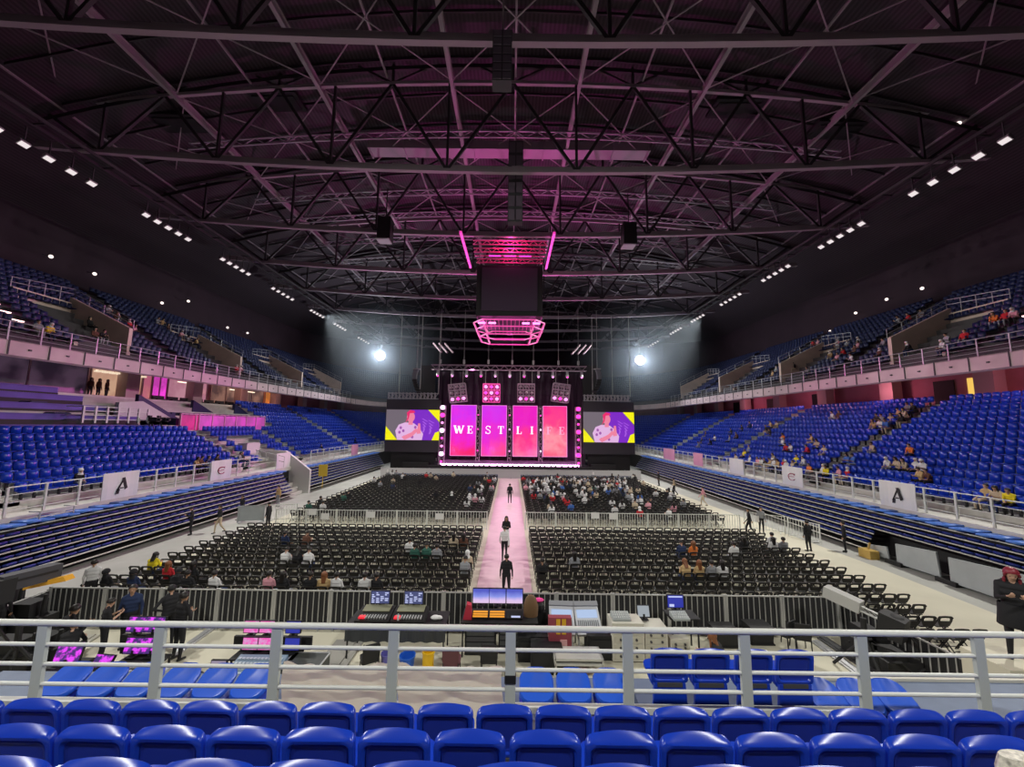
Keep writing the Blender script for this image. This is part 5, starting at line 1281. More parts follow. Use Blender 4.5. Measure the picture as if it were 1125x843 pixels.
# two tripod cameras on the ledge
for k, (px, py) in enumerate(((166, 470), (176, 470))):
    p = onx(px, py, CX-28.8); t = thing('video_camera', (p.x, p.y, MIDZ+MR*8-.35), f'black video camera on tripod on the left ledge, {("nearer", "farther")[k]} one', 'camera', 'tripod cameras')
    for a in (0, 2.1, 4.2): MB().tube((0, 0, 1.1), (.45*math.cos(a), .45*math.sin(a), 0), .03, 6).build('leg', M_black, t)
    b = MB(); b.box(-.2, .5, -.15, .15, 1.1, 1.45); b.tube((.5, 0, 1.28), (.72, 0, 1.28), .1, 10); b.box(-.3, -.1, -.1, .1, 1.4, 1.6); b.build('camera_body', M_black, t)
# white stair block between the two left stands
ww = MATS['white_wall']
b = MB(); b.prism([(-20.4, 0), (-20.4, 2.3), (-23, 4.2), (-25.9, 4.3), (-26.6, 4.0), (-24, 2.9), (-22.6, 2.3), (-22.5, 0)], 38.65, 38.95, 'xz'); struct('stair_wall', b, ww)
b = MB(); b.box(-26.6, -25.7, 36.8, 38.7, 3.2, 5.0); struct('stair_head', b, ww)
for i in range(9):
    b = MB(); b.box(-21-i*.5-.5, -21-i*.5, 36.5, 38.6, 0, .3+.38*i); struct('stair_step', b, M_kerb)
b = MB()
for h in (.5, 1.0): b.tube((-21.8, 36.5, 2.8+h), (-24.6, 36.5, 3.4+h), .03, 6)
for q in range(4): b.tube((-21.8-q*.9, 36.5, 2.8+q*.2), (-21.8-q*.9, 36.5, 3.8+q*.2), .03, 6)
tag(b.build('stair_handrail', M_paint), 'white handrail beside the white stair on the left', 'handrail')
# concrete stair block at the near left
b = MB()
for i in range(12): b.box(CX-MID0-MT*i-.8, CX-MID0-MT*i, 12, 18.7, 2.65, 2.8+MR*i)
struct('stair_near_left', b, M_conc)
t = thing('stair_railing', (CX-23.2, 17.6, 2.65), 'white double railing on the concrete stair at far left', 'railing')
for q in (0, -1.4, -2.8):
    b = MB()
    for h in (.4, .75, 1.1): b.tube((.0, q, h), (-4.5, q, h+2.3), .035, 6)
    b.build('rails', M_paint, t)
    for r in range(4): MB().tube((-r*1.4, q, r*.6), (-r*1.4, q, 1.1+r*.72), .035, 6).build('post', M_paint, t)
# ---- banners on the walkway railings
def banner(px0, py0, px1, py1, label, mark, face='white'):
    s = -1 if px0 < 562 else 1; X = CX+s*22.25
    a = onx(px0, py0, X); c = onx(px1, py0, X); z1 = onx(px0, py1, X)
    y0, y1 = sorted((a.y, c.y)); zt_, zb = a.z, min(a.z, z1.z); H_ = max(.9, zt_-zb); W_ = y1-y0
    # banner plane seen from the hall: local u runs left to right for the viewer
    t = thing('banner', (X-s*.06, y0, 2.55), label, 'banner', 'white banners on the railings')
    fm = M_white if face == 'white' else mat('pink_lit_banner', (.75, .35, .5), .8)  # pink light falling on a white banner, painted into the sheet colour
    Z = 1.55
    b = MB(); n = 8
    b.loft([[Vector((-s*(.02+.015*math.sin(k*1.7)+t_), W_*k/n, z)) for k in range(n+1)]+[Vector((-s*(-.01+t_), W_*k/n, z)) for k in range(n, -1, -1)] for z, t_ in ((0, .0), (Z*.5, .02), (Z, 0))])
    b.build('sheet', fm, t)
    def U(u): return W_*(1-u) if s > 0 else W_*u     # right side: far end is left in view
    # on the left, near end (small y) is left in view; on the right far end is left in view
    def poly(pts, m, nme='mark'):
        b = MB(); b.prism([(U(u), Z*v) for u, v in pts], -s*.055, -s*.062, 'yz'); b.build(nme, m, t)
    if mark == 'A':
        poly([(.50, .78), (.58, .80), (.68, .40), (.60, .34)], M_black); poly([(.36, .30), (.40, .30), (.53, .62), (.52, .74)], M_black); poly([(.36, .22), (.44, .22), (.47, .38), (.40, .42)], M_black)
        poly([(.46, .40), (.56, .40), (.57, .44), (.47, .44)], M_black)
    if mark == 'swirl':
        m = mat('mark_maroon', (.35, .02, .1), .6); pts = [(.5+.17*math.cos(a), .5+.17*math.sin(a)) for a in np.linspace(.6, 5.6, 14)]
        b = MB()
        for p_, q_ in zip(pts, pts[1:]): b.bar((-s*.06, U(p_[0]), Z*p_[1]), (-s*.06, U(q_[0]), Z*q_[1]), .07, .03)
        b.bar((-s*.06, U(.35), Z*.5), (-s*.06, U(.62), Z*.52), .06, .03); b.bar((-s*.06, U(.42), Z*.62), (-s*.06, U(.66), Z*.66), .05, .03); b.build('mark', m, t)
banner(110, 541, 149, 562, 'white banner with black slanted letter mark on left railing', 'A')
banner(230, 523, 252, 543, 'white banner with dark swirl emblem on left railing, second from left', 'swirl')
banner(302, 516, 317, 531, 'pale pink banner on the left railing beside the white stair', '')
banner(385, 503, 392, 516, 'white banner with painted-in pink light far along the left railing', '', 'pink')
banner(968, 540, 1007, 564, 'white banner with black slanted letter mark on right railing', 'A')
banner(861, 525, 883, 542, 'white banner with maroon swirl emblem on right railing', 'swirl')
banner(803, 518, 818, 533, 'plain white banner on right railing beyond the swirl one', '')
banner(763, 511, 773, 522, 'white banner with painted-in red pink light far along the right railing', '', 'pink')
banner(730, 505, 742, 516, 'white banner with painted-in pink light, farthest along the right railing', '', 'pink')
# low rail frame on the left stand top
b = MB(); p = onx(42, 577, CX-21.5); q = onx(80, 568, CX-21.5)
for h in (.1, .35): b.tube((0, 0, h), (0, q.y-p.y, h), .03, 6)
for yy in (0, q.y-p.y): b.tube((0, yy, 0), (0, yy, .35), .03, 6); b.tube((0, yy, .35), (-.5, yy, .35), .03, 6)
tag(b.build('low_rail', M_steel, loc=(p.x, p.y, 2.45)), 'low steel rail lying on top of the left retracted stand', 'rail')
# ---------------------------------------------------------------- mixing area
M_pscr = screen_mat('monitor_purple', [(0, (.05, .01, .12)), (1, (.25, .05, .5)), (.45, (.05, .02, .15)), (.6, (.75, .05, .85))], 7, 2, 1.2, 0., -.5)
M_sky = screen_mat('monitor_sky', [(0, (.75, .55, .75)), (1, (.08, .10, .55)), (.3, (.75, .55, .85)), (.65, (.25, .3, .8))], 1.2, 3, 1.0, 1/.42, .15)
M_blscr = glow('monitor_blue', (.02, .03, .35), 1.0); M_code = glow('monitor_pale', (.55, .6, .9), 1.0)
M_or = glow('orange_keys', (1, .38, .02), .9)
def table(x0, x1, y, h, depth, label, skirt=None, top=M_black, legs=True):
    t = thing('table', ((x0+x1)/2, y, 0), label, 'table', rz=0); w = (x1-x0)/2
    MB().box(-w, w, -depth/2, depth/2, h-.04, h).build('table_top', top, t)
    for sx in (-1, 1):
        for sy in (-1, 1): MB().box(sx*(w-.06)-.02, sx*(w-.06)+.02, sy*(depth/2-.05)-.02, sy*(depth/2-.05)+.02, 0, h-.04).build('leg', M_black, t)
    if skirt:
        n = 40; V = []
        for i in range(n+1):
            x = -w+2*w*i/n; V += [(x, -depth/2-.02+.015*math.sin(i*1.3), h-.03), (x, -depth/2-.03+.03*math.sin(i*1.3), h-skirt)]
        MB().add(V, [(2*i, 2*i+2, 2*i+3, 2*i+1) for i in range(n)]).build('skirt', mat('grey_skirt', (.05, .055, .06), .8), t)
    return t
def monitor(x, y, z, w, h, m, label, tilt=.12, rz=0, stand=True, name='monitor', detail=None):
    t = thing(name, (x, y, z), label, 'monitor', rz=rz); M = Matrix.Rotation(-tilt, 4, 'X')
    MB().box(-w/2-.02, w/2+.02, -.01, .05, .06, h+.12, M).build('casing', M_black, t)
    o = MB().box(-w/2, w/2, -.02, -.012, .08, h+.10, M).build('display', m, t)
    if detail: 
        b = MB(); detail(b, w, h, M); b.build('screen_graphics', M_code, t)
    MB().box(-.03, .03, .0, .06, 0, .15).box(-.12, .12, -.08, .12, 0, .015).build('foot', M_black, t); return t
def codes(b, w, h, M):
    rr = random.Random(3)
    for i in range(4):
        for j in range(6):
            if rr.random() < .7: x = -w*.46+i*w*.24; z = .1+j*h/6.2; b.box(x, x+w*rr.uniform(.08, .2), -.026, -.021, z, z+h*.09, M)
X = lambda px, Y: ony(px, 690, Y).x
# two lighting desks on a skirted table
YT = 12.4
tb = table(X(386, YT), X(492, YT), YT, 1.02, .9, 'black table with dark skirt carrying two lighting desks', .46)
for k, px in enumerate((412, 450)):
    x = X(px, YT)
    t = thing('lighting_desk', (x, YT, 1.02), f'black lighting control desk with red lamp, {("left", "right")[k]} one on skirted table', 'lighting desk', 'lighting desks')
    b = MB(); b.prism([(-.36, 0), (.34, 0), (.34, .20), (.05, .16), (-.36, .06)], -.52, .52, 'yz'); b.build('body', M_black, t)
    b = MB(); b.prism([(.0, .165), (.32, .215), (.32, .235), (0, .185)], -.42, .42, 'yz'); b.build('wing', mat('desk_olive', (.25, .25, .16), .5), t)
    b = MB()
    for i in range(10): b.box(-.4+i*.085, -.36+i*.085, -.3, -.1, .085, .13)
    b.build('faders', mat('fader_grey', (.35, .35, .35), .5), t)
    MB().box(-.42, -.24, -.32, -.18, .10, .15).build('red_screen', glow('red_screen', (.9, .02, .04), 1), t)
    monitor(x+.02, YT+.30, 1.22, .58, .34, mat('code_bg', (.01, .01, .02), .4, emit=(.10, .12, .3), es=.6), f'monitor with pale blocks above the {("left", "right")[k]} lighting desk', .05, detail=codes)
b = MB(); b.tube((0, 0, 0), (0, 0, .17), .035, 10); b.tube((0, 0, .17), (0, 0, .22), .035, 10, .012); b.tube((0, 0, .22), (0, 0, .25), .014, 8)
tag(b.build('water_bottle', mat('clear_bottle', (.6, .7, .72), .15), loc=(X(437, 12.1), 12.1, 1.02)), 'clear water bottle between the two lighting desks', 'bottle')
b = MB(); b.ball((0, 0, .06), .15, .1, .07, 10, 6); b.ball((.12, .02, .05), .1, .08, .06, 8, 6); tag(b.build('white_bundle', M_white, loc=(X(478, 12.3), 12.3, 1.02), smooth=True), 'crumpled white bundle on right end of skirted table', 'bundle')
# three monitors with the sunset picture
t3 = table(X(508, 12.6), X(590, 12.6), 12.6, 1.02, .9, 'black desk carrying three sunset monitors', None)
for k, px in enumerate((527.5, 546, 565)):
    monitor(X(px, 12.7), 12.85, 1.2, .52, .40, M_sky, f'monitor showing a violet sunset sky, {("left", "middle", "right")[k]} of three', .08)
    b = MB(); M = Matrix.Rotation(.35, 4, 'X'); b.box(-.25, .25, -.14, .14, 0, .06, M); b.cur = 1
    for q in range(3 if k < 2 else 1): b.box(-.23 if k < 2 else -.1, .23 if k < 2 else .18, -.12+q*.09, -.06+q*.09, .062, .07, M)
    tag(b.build('key_panel', [M_black, M_or if k < 2 else M_code], loc=(X(px, 12.45), 12.45, 1.08)), f'sloping panel of lit keys below the {("left", "middle", "right")[k]} sunset monitor', 'key panel', 'lit key panels')
b = MB(); b.loft([[Vector((math.cos(2*PI*i/10)*r, math.sin(2*PI*i/10)*r*.6, z)) for i in range(10)] for r, z in ((.22, 0), (.24, .3), (.16, .55), (.08, .62))]); tag(b.build('brown_bag', mat('brown_leather', (.16, .09, .04), .6), loc=(X(583, 12.6), 12.6, 1.02), smooth=True), 'brown bag at the right end of sunset desk', 'bag')
b = MB(); b.box(-.22, .22, -.1, .1, .3, .9); b.box(-.2, .2, -.22, .2, .25, .33); b.tube((-.18, 0, 0), (-.18, 0, .3), .03); b.tube((.18, 0, 0), (.18, 0, .3), .03); b.ball((0, 0, 1.0), .2, .14, .2, 10, 6)
tag(b.build('draped_stool', M_black, loc=(X(592, 13.2), 13.2, .0)), 'black stool piled with dark clothes beside sunset desk', 'stool')
b = MB(); b.ball((0, 0, 0), .17, .12, .06, 10, 6); tag(b.build('pink_hat', mat('hot_pink', (.8, .05, .3), .7), loc=(X(592, 13.2), 13.2, 1.24), smooth=True), 'bright pink hat on top of the dark pile', 'hat')
b = MB(); b.prism([(-.12, 0), (.15, .0), (.12, .42), (-.02, .46)], -.1, .1, 'xz'); tag(b.build('red_bag', mat('bag_red', (.5, .03, .06), .7), loc=(X(513, 12.4), 12.4, 1.02)), 'small red and white bag leaning at left of sunset desk', 'bag')
for k, (px0, px1, Y, h, lab) in enumerate(((512, 545, 12.5, .95, 'left'), (548, 590, 12.6, .9, 'right'))):
    x0, x1 = X(px0, Y), X(px1, Y); w = x1-x0; t = thing('amplifier_rack', (x0, Y+.05, 0), f'black equipment rack under the sunset desk, {lab} one', 'equipment rack', 'racks under the sunset desk')
    MB().box(0, w, -.3, .3, .05, h).build('body', M_black, t)
    for i in range(5): MB().box(.05, w-.05, -.32, -.3, .12+i*.16, .24+i*.16).build('unit', mat('rack_unit', (.08, .085, .09), .4, .4) if i % 2 else M_dark, t)
for k, (px, py) in enumerate(((585, 722), (660, 720), (600, 735))):
    p = onz(px, py); b = MB(); b.box(-.45, .45, -.3, .3, 0, .7); b.box(-.4, .4, -.33, -.3, .1, .6); tag(b.build('cable_case', M_black, loc=p), 'black cable case on floor ' + ('right of the sunset desk', 'left of the pale rack cases', 'behind the three folded seats')[k], 'case')
# two big pale audio consoles, tilted
for k, (px, w) in enumerate(((617, .78), (645, .78))):
    x = X(px, 12.7)
    t = thing('audio_console', (x, 12.7, .75), f'pale tilted audio mixing console, {("left", "right")[k]} of two', 'audio console', 'audio consoles', rz=.05 if k else -.05)
    M = Matrix.Translation((0, 0, .1)) @ Matrix.Rotation(.72, 4, 'X')
    MB().box(-w/2, w/2, -.45, .5, 0, .14, M).build('body', mat('console_pale', (.62, .64, .68), .45), t)
    b = MB()
    for i in range(11): b.box(-w*.42+i*w*.08, -w*.40+i*w*.08, -.38, -.05, .14, .165, M)
    b.build('faders', mat('fader_dark', (.12, .13, .15), .5), t)
    MB().box(-w*.42, w*.42, .02, .26, .14, .155, M).build('display', glow('console_screen', (.5, .65, .95), .8), t)
    MB().box(-w/2, w/2, .36, .5, .14, .22, M).build('meter_bridge', mat('bridge_grey', (.3, .31, .34), .5), t)
    b = MB(); 
    for s in (-1, 1): b.bar((s*w*.4, -.3, -.75), (s*w*.4, .1, .35), .05); b.bar((s*w*.4, .35, -.75), (s*w*.4, .1, .35), .05)
    b.build('stand', M_steel, t)
b = MB(); M = Matrix.Rotation(.5, 4, 'X')
t = thing('maroon_case', (X(615, 11.9), 11.9, .0), 'maroon open case with gold strips in front of audio consoles', 'case')
MB().box(-.34, .34, -.1, .1, .35, 1.35).build('lid', mat('maroon', (.28, .05, .07), .6), t); MB().box(-.12, .0, -.12, -.1, .9, 1.32).box(.05, .17, -.12, -.1, .9, 1.32).build('gold_strip', mat('gold', (.7, .4, .03), .3, .5), t)
MB().box(.0, .2, -.13, -.1, .55, .75).build('pink_label', mat('label_pink', (.75, .4, .4), .7), t); MB().box(-.4, .4, -.25, .3, 0, .35).build('tray', M_black, t)
b = MB(); b.box(-.65, .65, -.3, .3, .62, .68); b.box(-.65, .65, -.3, .3, .5, .55)
for s in (-1, 1): b.bar((s*.62, -.25, .5), (s*.72, -.3, 0), .04); b.bar((s*.62, .25, .5), (s*.72, .3, 0), .04); b.box(s*.65-.02, s*.65+.02, -.3, .3, .5, .68)
tag(b.build('folding_bench', mat('bench_alu', (.55, .55, .52), .4, .3), loc=(X(634, 11.3), 11.3, 0)), 'low aluminium two-shelf stand in front of the maroon case', 'stand')
# pale rack cases and desk gear at right
for k, (px0, px1, Y, h, nm) in enumerate(((670, 704, 12.3, 1.12, 'left'), (705, 729, 12.4, .95, 'middle'), (732, 752, 12.5, .6, 'right'))):
    x0, x1 = X(px0, Y), X(px1, Y); w = x1-x0
    t = thing('rack_case', (x0, Y, 0), f'pale equipment rack case, {nm} one of the row right of consoles', 'equipment case', 'pale rack cases')
    MB().box(0, w, -.3, .3, .06, h).build('body', M_pcase, t)
    b = MB()
    for i in range(4): b.box(.05, w-.05, -.32, -.3, .12+i*(h-.2)/4, .12+(i+.82)*(h-.2)/4)
    b.build('drawer_fronts', mat('case_front', (.5, .48, .4), .5), t)
    b = MB()
    for i in range(4):
        for q in (.25, .75): b.tube((w*q, -.35, .12+(i+.4)*(h-.2)/4), (w*q, -.32, .12+(i+.4)*(h-.2)/4), .035, 8)
    b.build('knobs', M_dark, t)
    for q in (.1, w-.1): MB().tube((q, -.03, .04), (q, .03, .04), .04, 8).build('wheel', M_black, t)
def small_mixer(px, Y, z, w, lab):
    t = thing('small_mixer', (X(px, Y), Y, z), lab, 'mixer', 'small mixers'); MB().prism([(-.18, 0), (.18, 0), (.18, .14), (-.18, .06)], -w/2, w/2, 'yz').build('body', mat('mixer_grey', (.35, .38, .38), .4), t)
    b = MB()
    for i in range(8):
        for j in range(3): b.tube((-w*.42+i*w*.12, -.12+j*.1, .08+j*.02), (-w*.42+i*w*.12, -.12+j*.1, .115+j*.025), .012, 6)
    b.build('knobs', M_white, t)
small_mixer(682, 12.3, 1.12, .55, 'small mixer on top of the left rack case'); small_mixer(747, 12.4, 1.10, .5, 'small mixer below the blue screen monitor')
table(X(733, 12.7), X(765, 12.7), 12.7, 1.08, .6, 'small dark table below the blue monitor right of rack cases')
monitor(X(708, 12.5), 12.5, 1.0, .36, .28, glow('grey_screen', (.45, .5, .55), .7), 'small pale screen on the middle rack case', .3)
monitor(X(743, 12.8), 12.8, 1.16, .5, .34, M_blscr, 'monitor with deep blue window, right of rack cases', .05, detail=lambda b, w, h, M: b.box(-w*.4, -.05, -.026, -.021, .1, .18, M).box(-w*.45, w*.45, -.026, -.021, h+.04, h+.08, M))
# things under and around
def bin_(px, py, r, h, m, lab, taper=.8, sq=False):
    p = onz(px, py); b = MB(); n = 16; pw = 1
    def lp(r_, z): return [Vector((r_*math.cos(2*PI*i/n), r_*math.sin(2*PI*i/n), z)) for i in range(n)]
    b.loft([lp(r*taper, 0), lp(r*.97, h*.9), lp(r*1.06, h*.9), lp(r*1.06, h), lp(r*.94, h), lp(r*taper*.9, .05)])
    tag(b.build('bin', m, loc=p, smooth=True), lab, 'bin')
bin_(447, 737, .22, .42, mat('bin_blue', (.02, .12, .6), .4), 'small blue waste bin under the skirted table')
bin_(470, 739, .17, .58, mat('bin_yellow', (.8, .48, .01), .4), 'yellow bin with rounded lid beside the blue bin', .95)
bin_(425, 738, .18, .5, mat('bin_lilac', (.12, .11, .4), .5), 'lilac blue bin behind the railing post, left of blue bin')
def crew_chair(px, py, m, lab, rz=0):
    p = onz(px, py); t = thing('stacking_chair', p, lab, 'chair', rz=rz)
    MB().loft([[Vector((x, -.22-.1*(z-.45), z)) for x, z in rrect(.46, .5, .95, .08)], [Vector((x, -.25-.1*(z-.45), z)) for x, z in rrect(.46, .5, .95, .08)]]).build('backrest', m, t)
    MB().loft([[Vector((x, z-.7, h)) for x, z in rrect(.48, .45, .92, .08)] for h in (.43, .50)]).build('seat', m, t)
    for s in (-1, 1):
        MB().bar((s*.2, -.22, .95), (s*.22, -.26, 0), .025).build('leg', M_black, t); MB().bar((s*.2, .18, .44), (s*.22, .24, 0), .025).build('leg', M_black, t)
crew_chair(496, 745, mat('chair_maroon', (.12, .04, .05), .7), 'maroon padded chair behind the right canvas sheet')
crew_chair(537, 742, M_black, 'black padded chair beneath the sunset desk, left of the railing post')
crew_chair(862, 712, M_black, 'black chair beside flight case at right of mixing area', .4); crew_chair(880, 716, M_black, 'second black chair at right mixing area by slanting barrier', -.3)
crew_chair(405, 742, M_black, 'black folding chair under the left end of the skirted table', .5)
# person bending at the right cases
p = onz(775, 728); person((p.x, 11.2, 0), .9, 'crouch', 'black', 'black', 'bending crew person with brown hair in front of pale rack cases', 'long', mat('hair_brown', (.22, .08, .03), .5), 'short', scale=1.2)
b = MB(); b.box(-.35, .35, -.25, .25, 0, .55); b.box(-.38, .38, -.28, .28, .5, .56); b.box(-.38, .38, -.28, .28, .02, .06)
p = onz(795, 708); tag(b.build('flight_case', M_black, loc=p), 'black flight case behind the upright blue seats', 'case')
p = onz(833, 705); tag(b.build('flight_case', M_black, loc=p), 'black flight case at the foot of barrier, right of centre', 'case')
# left video village
def stackmon(pxs, lab, Y, z, w, h, m):
    for k, px in enumerate(pxs): monitor(X(px, Y), Y, z, w, h, m, lab[k], .25)
table(X(135, 10.9), X(182, 10.9), 10.9, .55, .7, 'low black table with purple monitors at left')
stackmon((148, 168), ['purple lit monitor of upper pair at left, nearer edge', 'purple lit monitor of upper pair at left, by the railing post'], 11.3, 1.0, .5, .34, M_pscr)
stackmon((148, 168), ['purple lit monitor of lower pair at left, nearer edge', 'purple lit monitor of lower pair at left, by the railing post'], 11.0, .6, .5, .34, M_pscr)
b = MB(); b.box(-.6, .6, 0, .1, 0, .5); tag(b.build('monitor_shelf', M_black, loc=(X(158, 11.3), 11.3, .5)), 'black shelf holding the upper purple monitors', 'shelf')
monitor(X(76, 10.9), 10.9, .4, .58, .42, M_pscr, 'purple lit monitor on floor case at far left', .35, .2)
monitor(X(113, 10.7), 10.7, .4, .5, .26, M_pscr, 'bright magenta small monitor in open black case at left', .5, -.1)
for px, Y, lab in ((76, 10.95, 'black low case under the far left purple monitor'), (113, 10.75, 'black open case under the bright magenta monitor')):
    b = MB(); b.box(-.45, .45, -.3, .35, 0, .4); b.box(-.48, .48, -.33, .38, .34, .38); tag(b.build('equipment_case', M_black, loc=(X(px, Y), Y, 0)), lab, 'case')
b = MB(); b.prism([(-.3, 0), (.3, 0), (.3, .12), (-.3, .04)], -.7, .7, 'yz')
for i in range(14):
    for j in range(4): b.box(-.64+i*.09, -.58+i*.09, -.22+j*.12, -.16+j*.12, .05, .1+j*.02)
tag(b.build('switcher_panel', mat('switcher', (.4, .42, .45), .4), loc=(X(153, 10.45), 10.45, .42)), 'silver switcher panel in front of lower purple monitors', 'control panel')
b = MB(); b.box(-.7, .7, -.35, .35, .36, .42)
for s in (-1, 1): b.box(s*.65-.03, s*.65+.03, -.3, .3, 0, .36)
tag(b.build('low_bench', M_black, loc=(X(153, 10.45), 10.45, 0)), 'low black bench under the silver switcher panel', 'bench')
# pink monitors and blue console left of the canvas
table(X(262, 11.2), X(330, 11.2), 11.25, .62, .7, 'low black table with pink monitors left of canvas')
M_pkm = screen_mat('monitor_pink', [(0, (.1, .03, .1)), (1, (.9, .5, .8)), (.4, (.9, .1, .5)), (.6, (.7, .3, .6))], 9, 1, 1.0, 0., -.5)
for r, (z, Y) in enumerate(((.66, 11.15), (1.0, 11.35))):
    for k, px in enumerate((276, 293, 322)): monitor(X(px, Y), Y, z, .40, .27, (M_blscr if k == 2 else M_pkm), f'{("pink", "pink", "dark blue")[k]} monitor, {("lower", "upper")[r]} row, {("left", "middle", "right")[k]} column, left of canvas', .1)
b = MB(); b.box(-1.1, 1.1, 0, .08, .0, .34); tag(b.build('monitor_shelf', M_black, loc=(X(300, 11.35), 11.37, .62)), 'black shelf behind the lower pink monitors', 'shelf')
b = MB(); b.prism([(-.45, 0), (.4, 0), (.4, .28), (-.45, .08)], -.65, .65, 'yz'); b.cur = 1
for i in range(12):
    for j in range(5): b.box(-.6+i*.1, -.53+i*.1, -.38+j*.15, -.3+j*.15, .10+j*.033, .125+j*.036)
tag(b.build('vision_mixer', [mat('console_blue', (.16, .24, .34), .4), mat('btn', (.45, .55, .62), .4)], loc=(X(283, 10.55), 10.55, .45)), 'blue grey vision mixing console below the pink monitors', 'control panel')
b = MB(); b.box(-.7, .7, -.45, .4, .4, .45); 
for s in (-1, 1): b.box(s*.6-.04, s*.6+.04, -.4, .3, 0, .4)
tag(b.build('console_stand', M_black, loc=(X(283, 10.55), 10.55, 0)), 'black stand under the blue grey vision console', 'stand')
t = thing('flight_case', (X(338, 10.9), 10.9, 0), 'open black flight case with silver edges left of the canvas', 'case')
MB().box(-.5, .5, -.35, .35, 0, .62).build('body', mat('case_dark', (.05, .055, .05), .5), t)
b = MB()
for z in (0, .60):
    for y in (-.36, .34): b.box(-.51, .51, y, y+.03, z, z+.03)
    for x in (-.51, .48): b.box(x, x+.03, -.36, .36, z, z+.03)
for x in (-.51, .48):
    for y in (-.36, .34): b.box(x, x+.03, y, y+.03, 0, .62)
b.build('edging', M_alu, t)
monitor(X(243, 10.6), 10.6, .3, .38, .34, mat('tablet_face', (.1, .08, .12), .3, emit=(.35, .3, .42), es=.7), 'small dark monitor with a pale square standing on the floor', .1)
b = MB(); b.box(-.25, .25, -.15, .15, 0, .3); tag(b.build('small_case', M_black, loc=(X(243, 10.6), 10.62, 0)), 'small black case under the pale square monitor', 'case')
b = MB(); b.ball((0, 0, .0), .22, .2, .2, 10, 6); b.box(-.2, .2, -.15, .15, -.35, 0); tag(b.build('black_bag', M_black, loc=(X(220, 10.5), 10.5, .36), smooth=True), 'rounded black bag on floor left of the pale square monitor', 'bag')
# cable ramps and floor boards
def ramp(p, q, w, m, lab, name='cable_ramp'):
    a = onz(*p); c = onz(*q); b = MB(); b.bar((a.x, a.y, .03), (c.x, c.y, .03), w, .05); b.bar((a.x, a.y, .065), (c.x, c.y, .065), w*.5, .03); tag(b.build(name, m), lab, 'cable ramp', 'cable ramps')
ramp((20, 752), (100, 700), .5, M_pcase, 'pale cable ramp running across the floor at far left')
ramp((355, 745), (385, 705), .9, mat('grey_mat', (.35, .34, .31), .8), 'grey floor ramp behind the left canvas sheet')
ramp((190, 722), (235, 690), .25, M_alu, 'silver cable tray beside the second railing post')
ramp((896, 706), (952, 748), .3, M_alu, 'silver cable tray running to the right slanting barrier')
ramp((903, 702), (990, 760), .35, M_dark, 'dark cable bundle on floor inside right slanting barrier')
# camera cranes
def crane(base, tip, tail, lab, box_m, box_c):
    t = thing('camera_crane', (base[0], base[1], 0), lab, 'camera crane'); B = Vector((base[0], base[1], 0)); tp = Vector(tip)-B; tl = Vector(tail)-B
    for a in (.3, 2.4, 4.5): MB().tube((0, 0, 1.0), (.75*math.cos(a), .75*math.sin(a), .03), .04, 8).build('leg', M_black, t)
    MB().tube((0, 0, 1.0), (0, 0, 1.55), .07, 10).build('column', M_black, t)
    b = MB()
    for o in (-.1, .1):
        for z in (0, .14): b.tube(tl+Vector((0, o, z)), tp+Vector((0, o, z)), .025, 6)
    n = 12
    for k in range(n): b.bar(tl.lerp(tp, k/n)+Vector((0, -.1, 0)), tl.lerp(tp, (k+1)/n)+Vector((0, .1, .14)), .02)
    b.build('boom', M_steel, t)
    d = (tp-tl).normalized(); a = math.atan2(d.y, d.x)
    M = Matrix.Translation(tl) @ Matrix.Rotation(a, 4, 'Z') @ Matrix.Rotation(-math.asin(d.z), 4, 'Y')
    MB().box(-.2, .35, -.25, .25, -.3, .3, M).build('counterweight', M_black, t)
    M = Matrix.Translation(tp) @ Matrix.Rotation(a, 4, 'Z') @ Matrix.Rotation(-math.asin(d.z), 4, 'Y')
    b = MB(); b.box(box_c[0], box_c[1], -.18, .18, -.05, box_c[2], M); b.build('cover_box', box_m, t)
    b = MB(); b.box(box_c[0]+.1, box_c[1]-.1, -.20, -.18, box_c[2]*.45, box_c[2]*.6, M); b.build('slot', M_black, t)
    MB().ball(tl+Vector((0, 0, .15)), .26, .22, .2, 12, 8).build('head', M_black, t, smooth=True)
    b = MB(); b.sweep([tl+Vector((0, 0, .3)), tl+Vector((.3, -.2, -.3)), tl+Vector((.5, -.1, -.8)), Vector((.1, -.1, .9)), Vector((.2, -.3, .02))], .03); b.build('cable', M_black, t); return t
a = ony(912, 652, 12.6); c = ony(985, 690, 11.3)
crane((ony(950, 700, 11.6).x, 11.6), (a.x, 12.6, a.z-.1), (c.x, 11.3, c.z), 'camera crane with white slotted cover box at the right barrier corner', mat('cover_grey', (.42, .42, .40), .6), (-.75, .15, .28))
a = ony(58, 626, 11.5); c = ony(-12, 652, 10.3)
t = crane((ony(20, 700, 10.8).x, 10.8), (a.x, 11.5, a.z-.2), (c.x, 10.3, c.z), 'camera crane with dark grey cover at the far left', mat('crane_grey', (.05, .05, .06), .6), (-1.1, .1, .36))
a = ony(54, 643, 11.4); b = MB(); b.prism([(-.6, -.1), (.6, .16), (.5, .28), (-.6, .02)], -.12, .12, 'xz'); tag(b.build('orange_handle', mat('orange_yellow', (.8, .4, .03), .5), loc=(a.x, 11.4, a.z)), 'orange yellow bar below the left crane cover', 'bar')
h = ony(31, 617, 13.0); person((h.x, 12.4, 0), .5, 'stand', 'black', 'black', 'crane operator in black with white cap at the far left', 'cap', cloth('white'), scale=1.12)
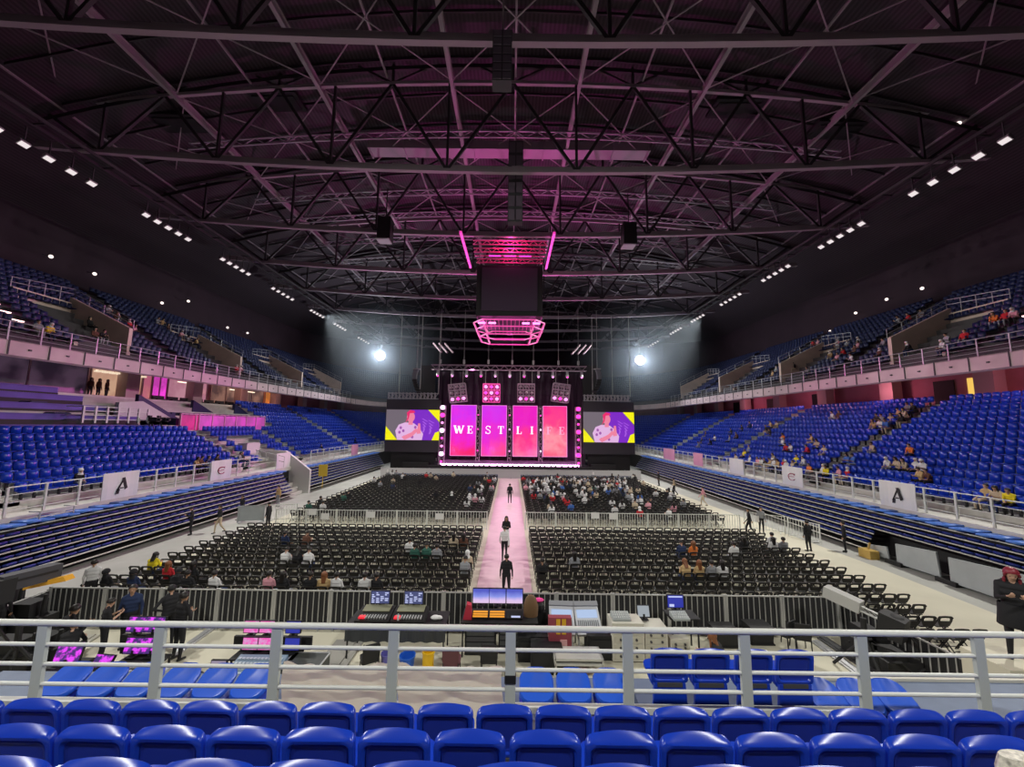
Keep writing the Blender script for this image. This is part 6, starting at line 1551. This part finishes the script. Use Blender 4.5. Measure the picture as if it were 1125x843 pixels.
# dark equipment mass at far left
for k, (px, py, w, hh) in enumerate(((8, 690, .7, 1.5), (30, 700, .6, 1.1), (12, 735, .8, .8), (50, 725, .5, .7))):
    p = onz(px, py); b = MB(); b.box(-w, w, -.3, .3, .06, hh*.6); b.box(-w*.7, w*.4, -.25, .25, hh*.6, hh); b.tube((w*.6, 0, hh*.6), (w*.7, 0, hh*1.2), .05); b.sweep([(-w, 0, hh*.5), (-w*.4, -.4, hh*.9), (w*.3, -.35, hh*.4), (w, -.3, hh*.7)], .04)
    for x in (-w*.8, w*.8): b.tube((x, -.1, .05), (x, .1, .05), .06, 8)
    tag(b.build('equipment_trolley', M_black, loc=(p.x, min(p.y, 13.4), 0)), f'black equipment trolley with cables at far left, {nth(k+1)} in the group', 'trolley', 'black trolleys at far left')
for k, (px, py, w, hh) in enumerate(((955, 722, .6, .9), (985, 742, .5, .7), (1005, 735, .4, .8))):
    p = onz(px, py); b = MB(); b.box(-w, w, -.3, .3, .06, hh*.7); b.box(-w*.5, w*.3, -.25, .25, hh*.7, hh); b.sweep([(-w, 0, hh*.5), (-w*.4, -.4, hh*.8), (w*.3, -.35, hh*.3), (w, -.3, hh*.5)], .04)
    for x in (-w*.8, w*.8): b.tube((x, -.1, .05), (x, .1, .05), .06, 8)
    tag(b.build('equipment_trolley', M_black, loc=(p.x, p.y, 0)), f'black equipment trolley inside the right slanting barrier, {nth(k+1)} in the group', 'trolley', 'black trolleys at right')
# tripod telescopes / cameras on right walkway
p = onx(1096, 553, CX+22.9)
# white patterned bag held up at the lower right corner
b = MB(); b.loft([[Vector((x*q, y*q*.5, z)) for x, y in ell(0, 0, .085, .07, 12)] for q, z in ((.7, 0), (1, .05), (1.05, .12), (.8, .17))]); b.cur = 1
b.loft([[Vector((x*q, y*q*.5, z)) for x, y in ell(0, 0, .095, .08, 12)] for q, z in ((1, .11), (1.0, .15), (.8, .2))])
tag(b.build('handbag', [mat('bag_brown', (.25, .10, .05), .5), mat('bag_white', (.6, .57, .5), .6, var=.5, scale=40)], loc=ony(1118, 838, 1.85)-Vector((0, 0, .17)), smooth=True), 'brown bag with white patterned flap at the lower right corner', 'bag')
# ---------------------------------------------------------------- thin stage haze around the far lamps
hm = bpy.data.materials.new('stage_haze'); hm.use_nodes = True; nt = hm.node_tree; nt.nodes.remove(nt.nodes['Principled BSDF'])
vs = nt.nodes.new('ShaderNodeVolumeScatter'); vs.inputs['Color'].default_value = (.72, .84, 1, 1); vs.inputs['Anisotropy'].default_value = .3
tc = nt.nodes.new('ShaderNodeTexCoord'); mp = nt.nodes.new('ShaderNodeMapping'); mp.inputs['Scale'].default_value = (1/13.5,)*3
gt = nt.nodes.new('ShaderNodeTexGradient'); gt.gradient_type = 'QUADRATIC_SPHERE'; mu = nt.nodes.new('ShaderNodeMath'); mu.operation = 'MULTIPLY'; mu.inputs[1].default_value = .022
nt.links.new(tc.outputs['Object'], mp.inputs[0]); nt.links.new(mp.outputs[0], gt.inputs[0]); nt.links.new(gt.outputs[1], mu.inputs[0]); nt.links.new(mu.outputs[0], vs.inputs['Density'])
nt.links.new(vs.outputs[0], nt.nodes['Material Output'].inputs['Volume'])
for s, nm in ((-1, 'left'), (1, 'right')):
    b = MB(); b.ball((0, 0, 0), 13.5, 13.5, 13.5, 24, 14); o = b.build('stage_haze', hm, loc=(s*20.9, 60.6, 17.6)); tag(o, f'thin bluish haze glowing around the {nm} dazzling floodlight', 'haze', kind='stuff')
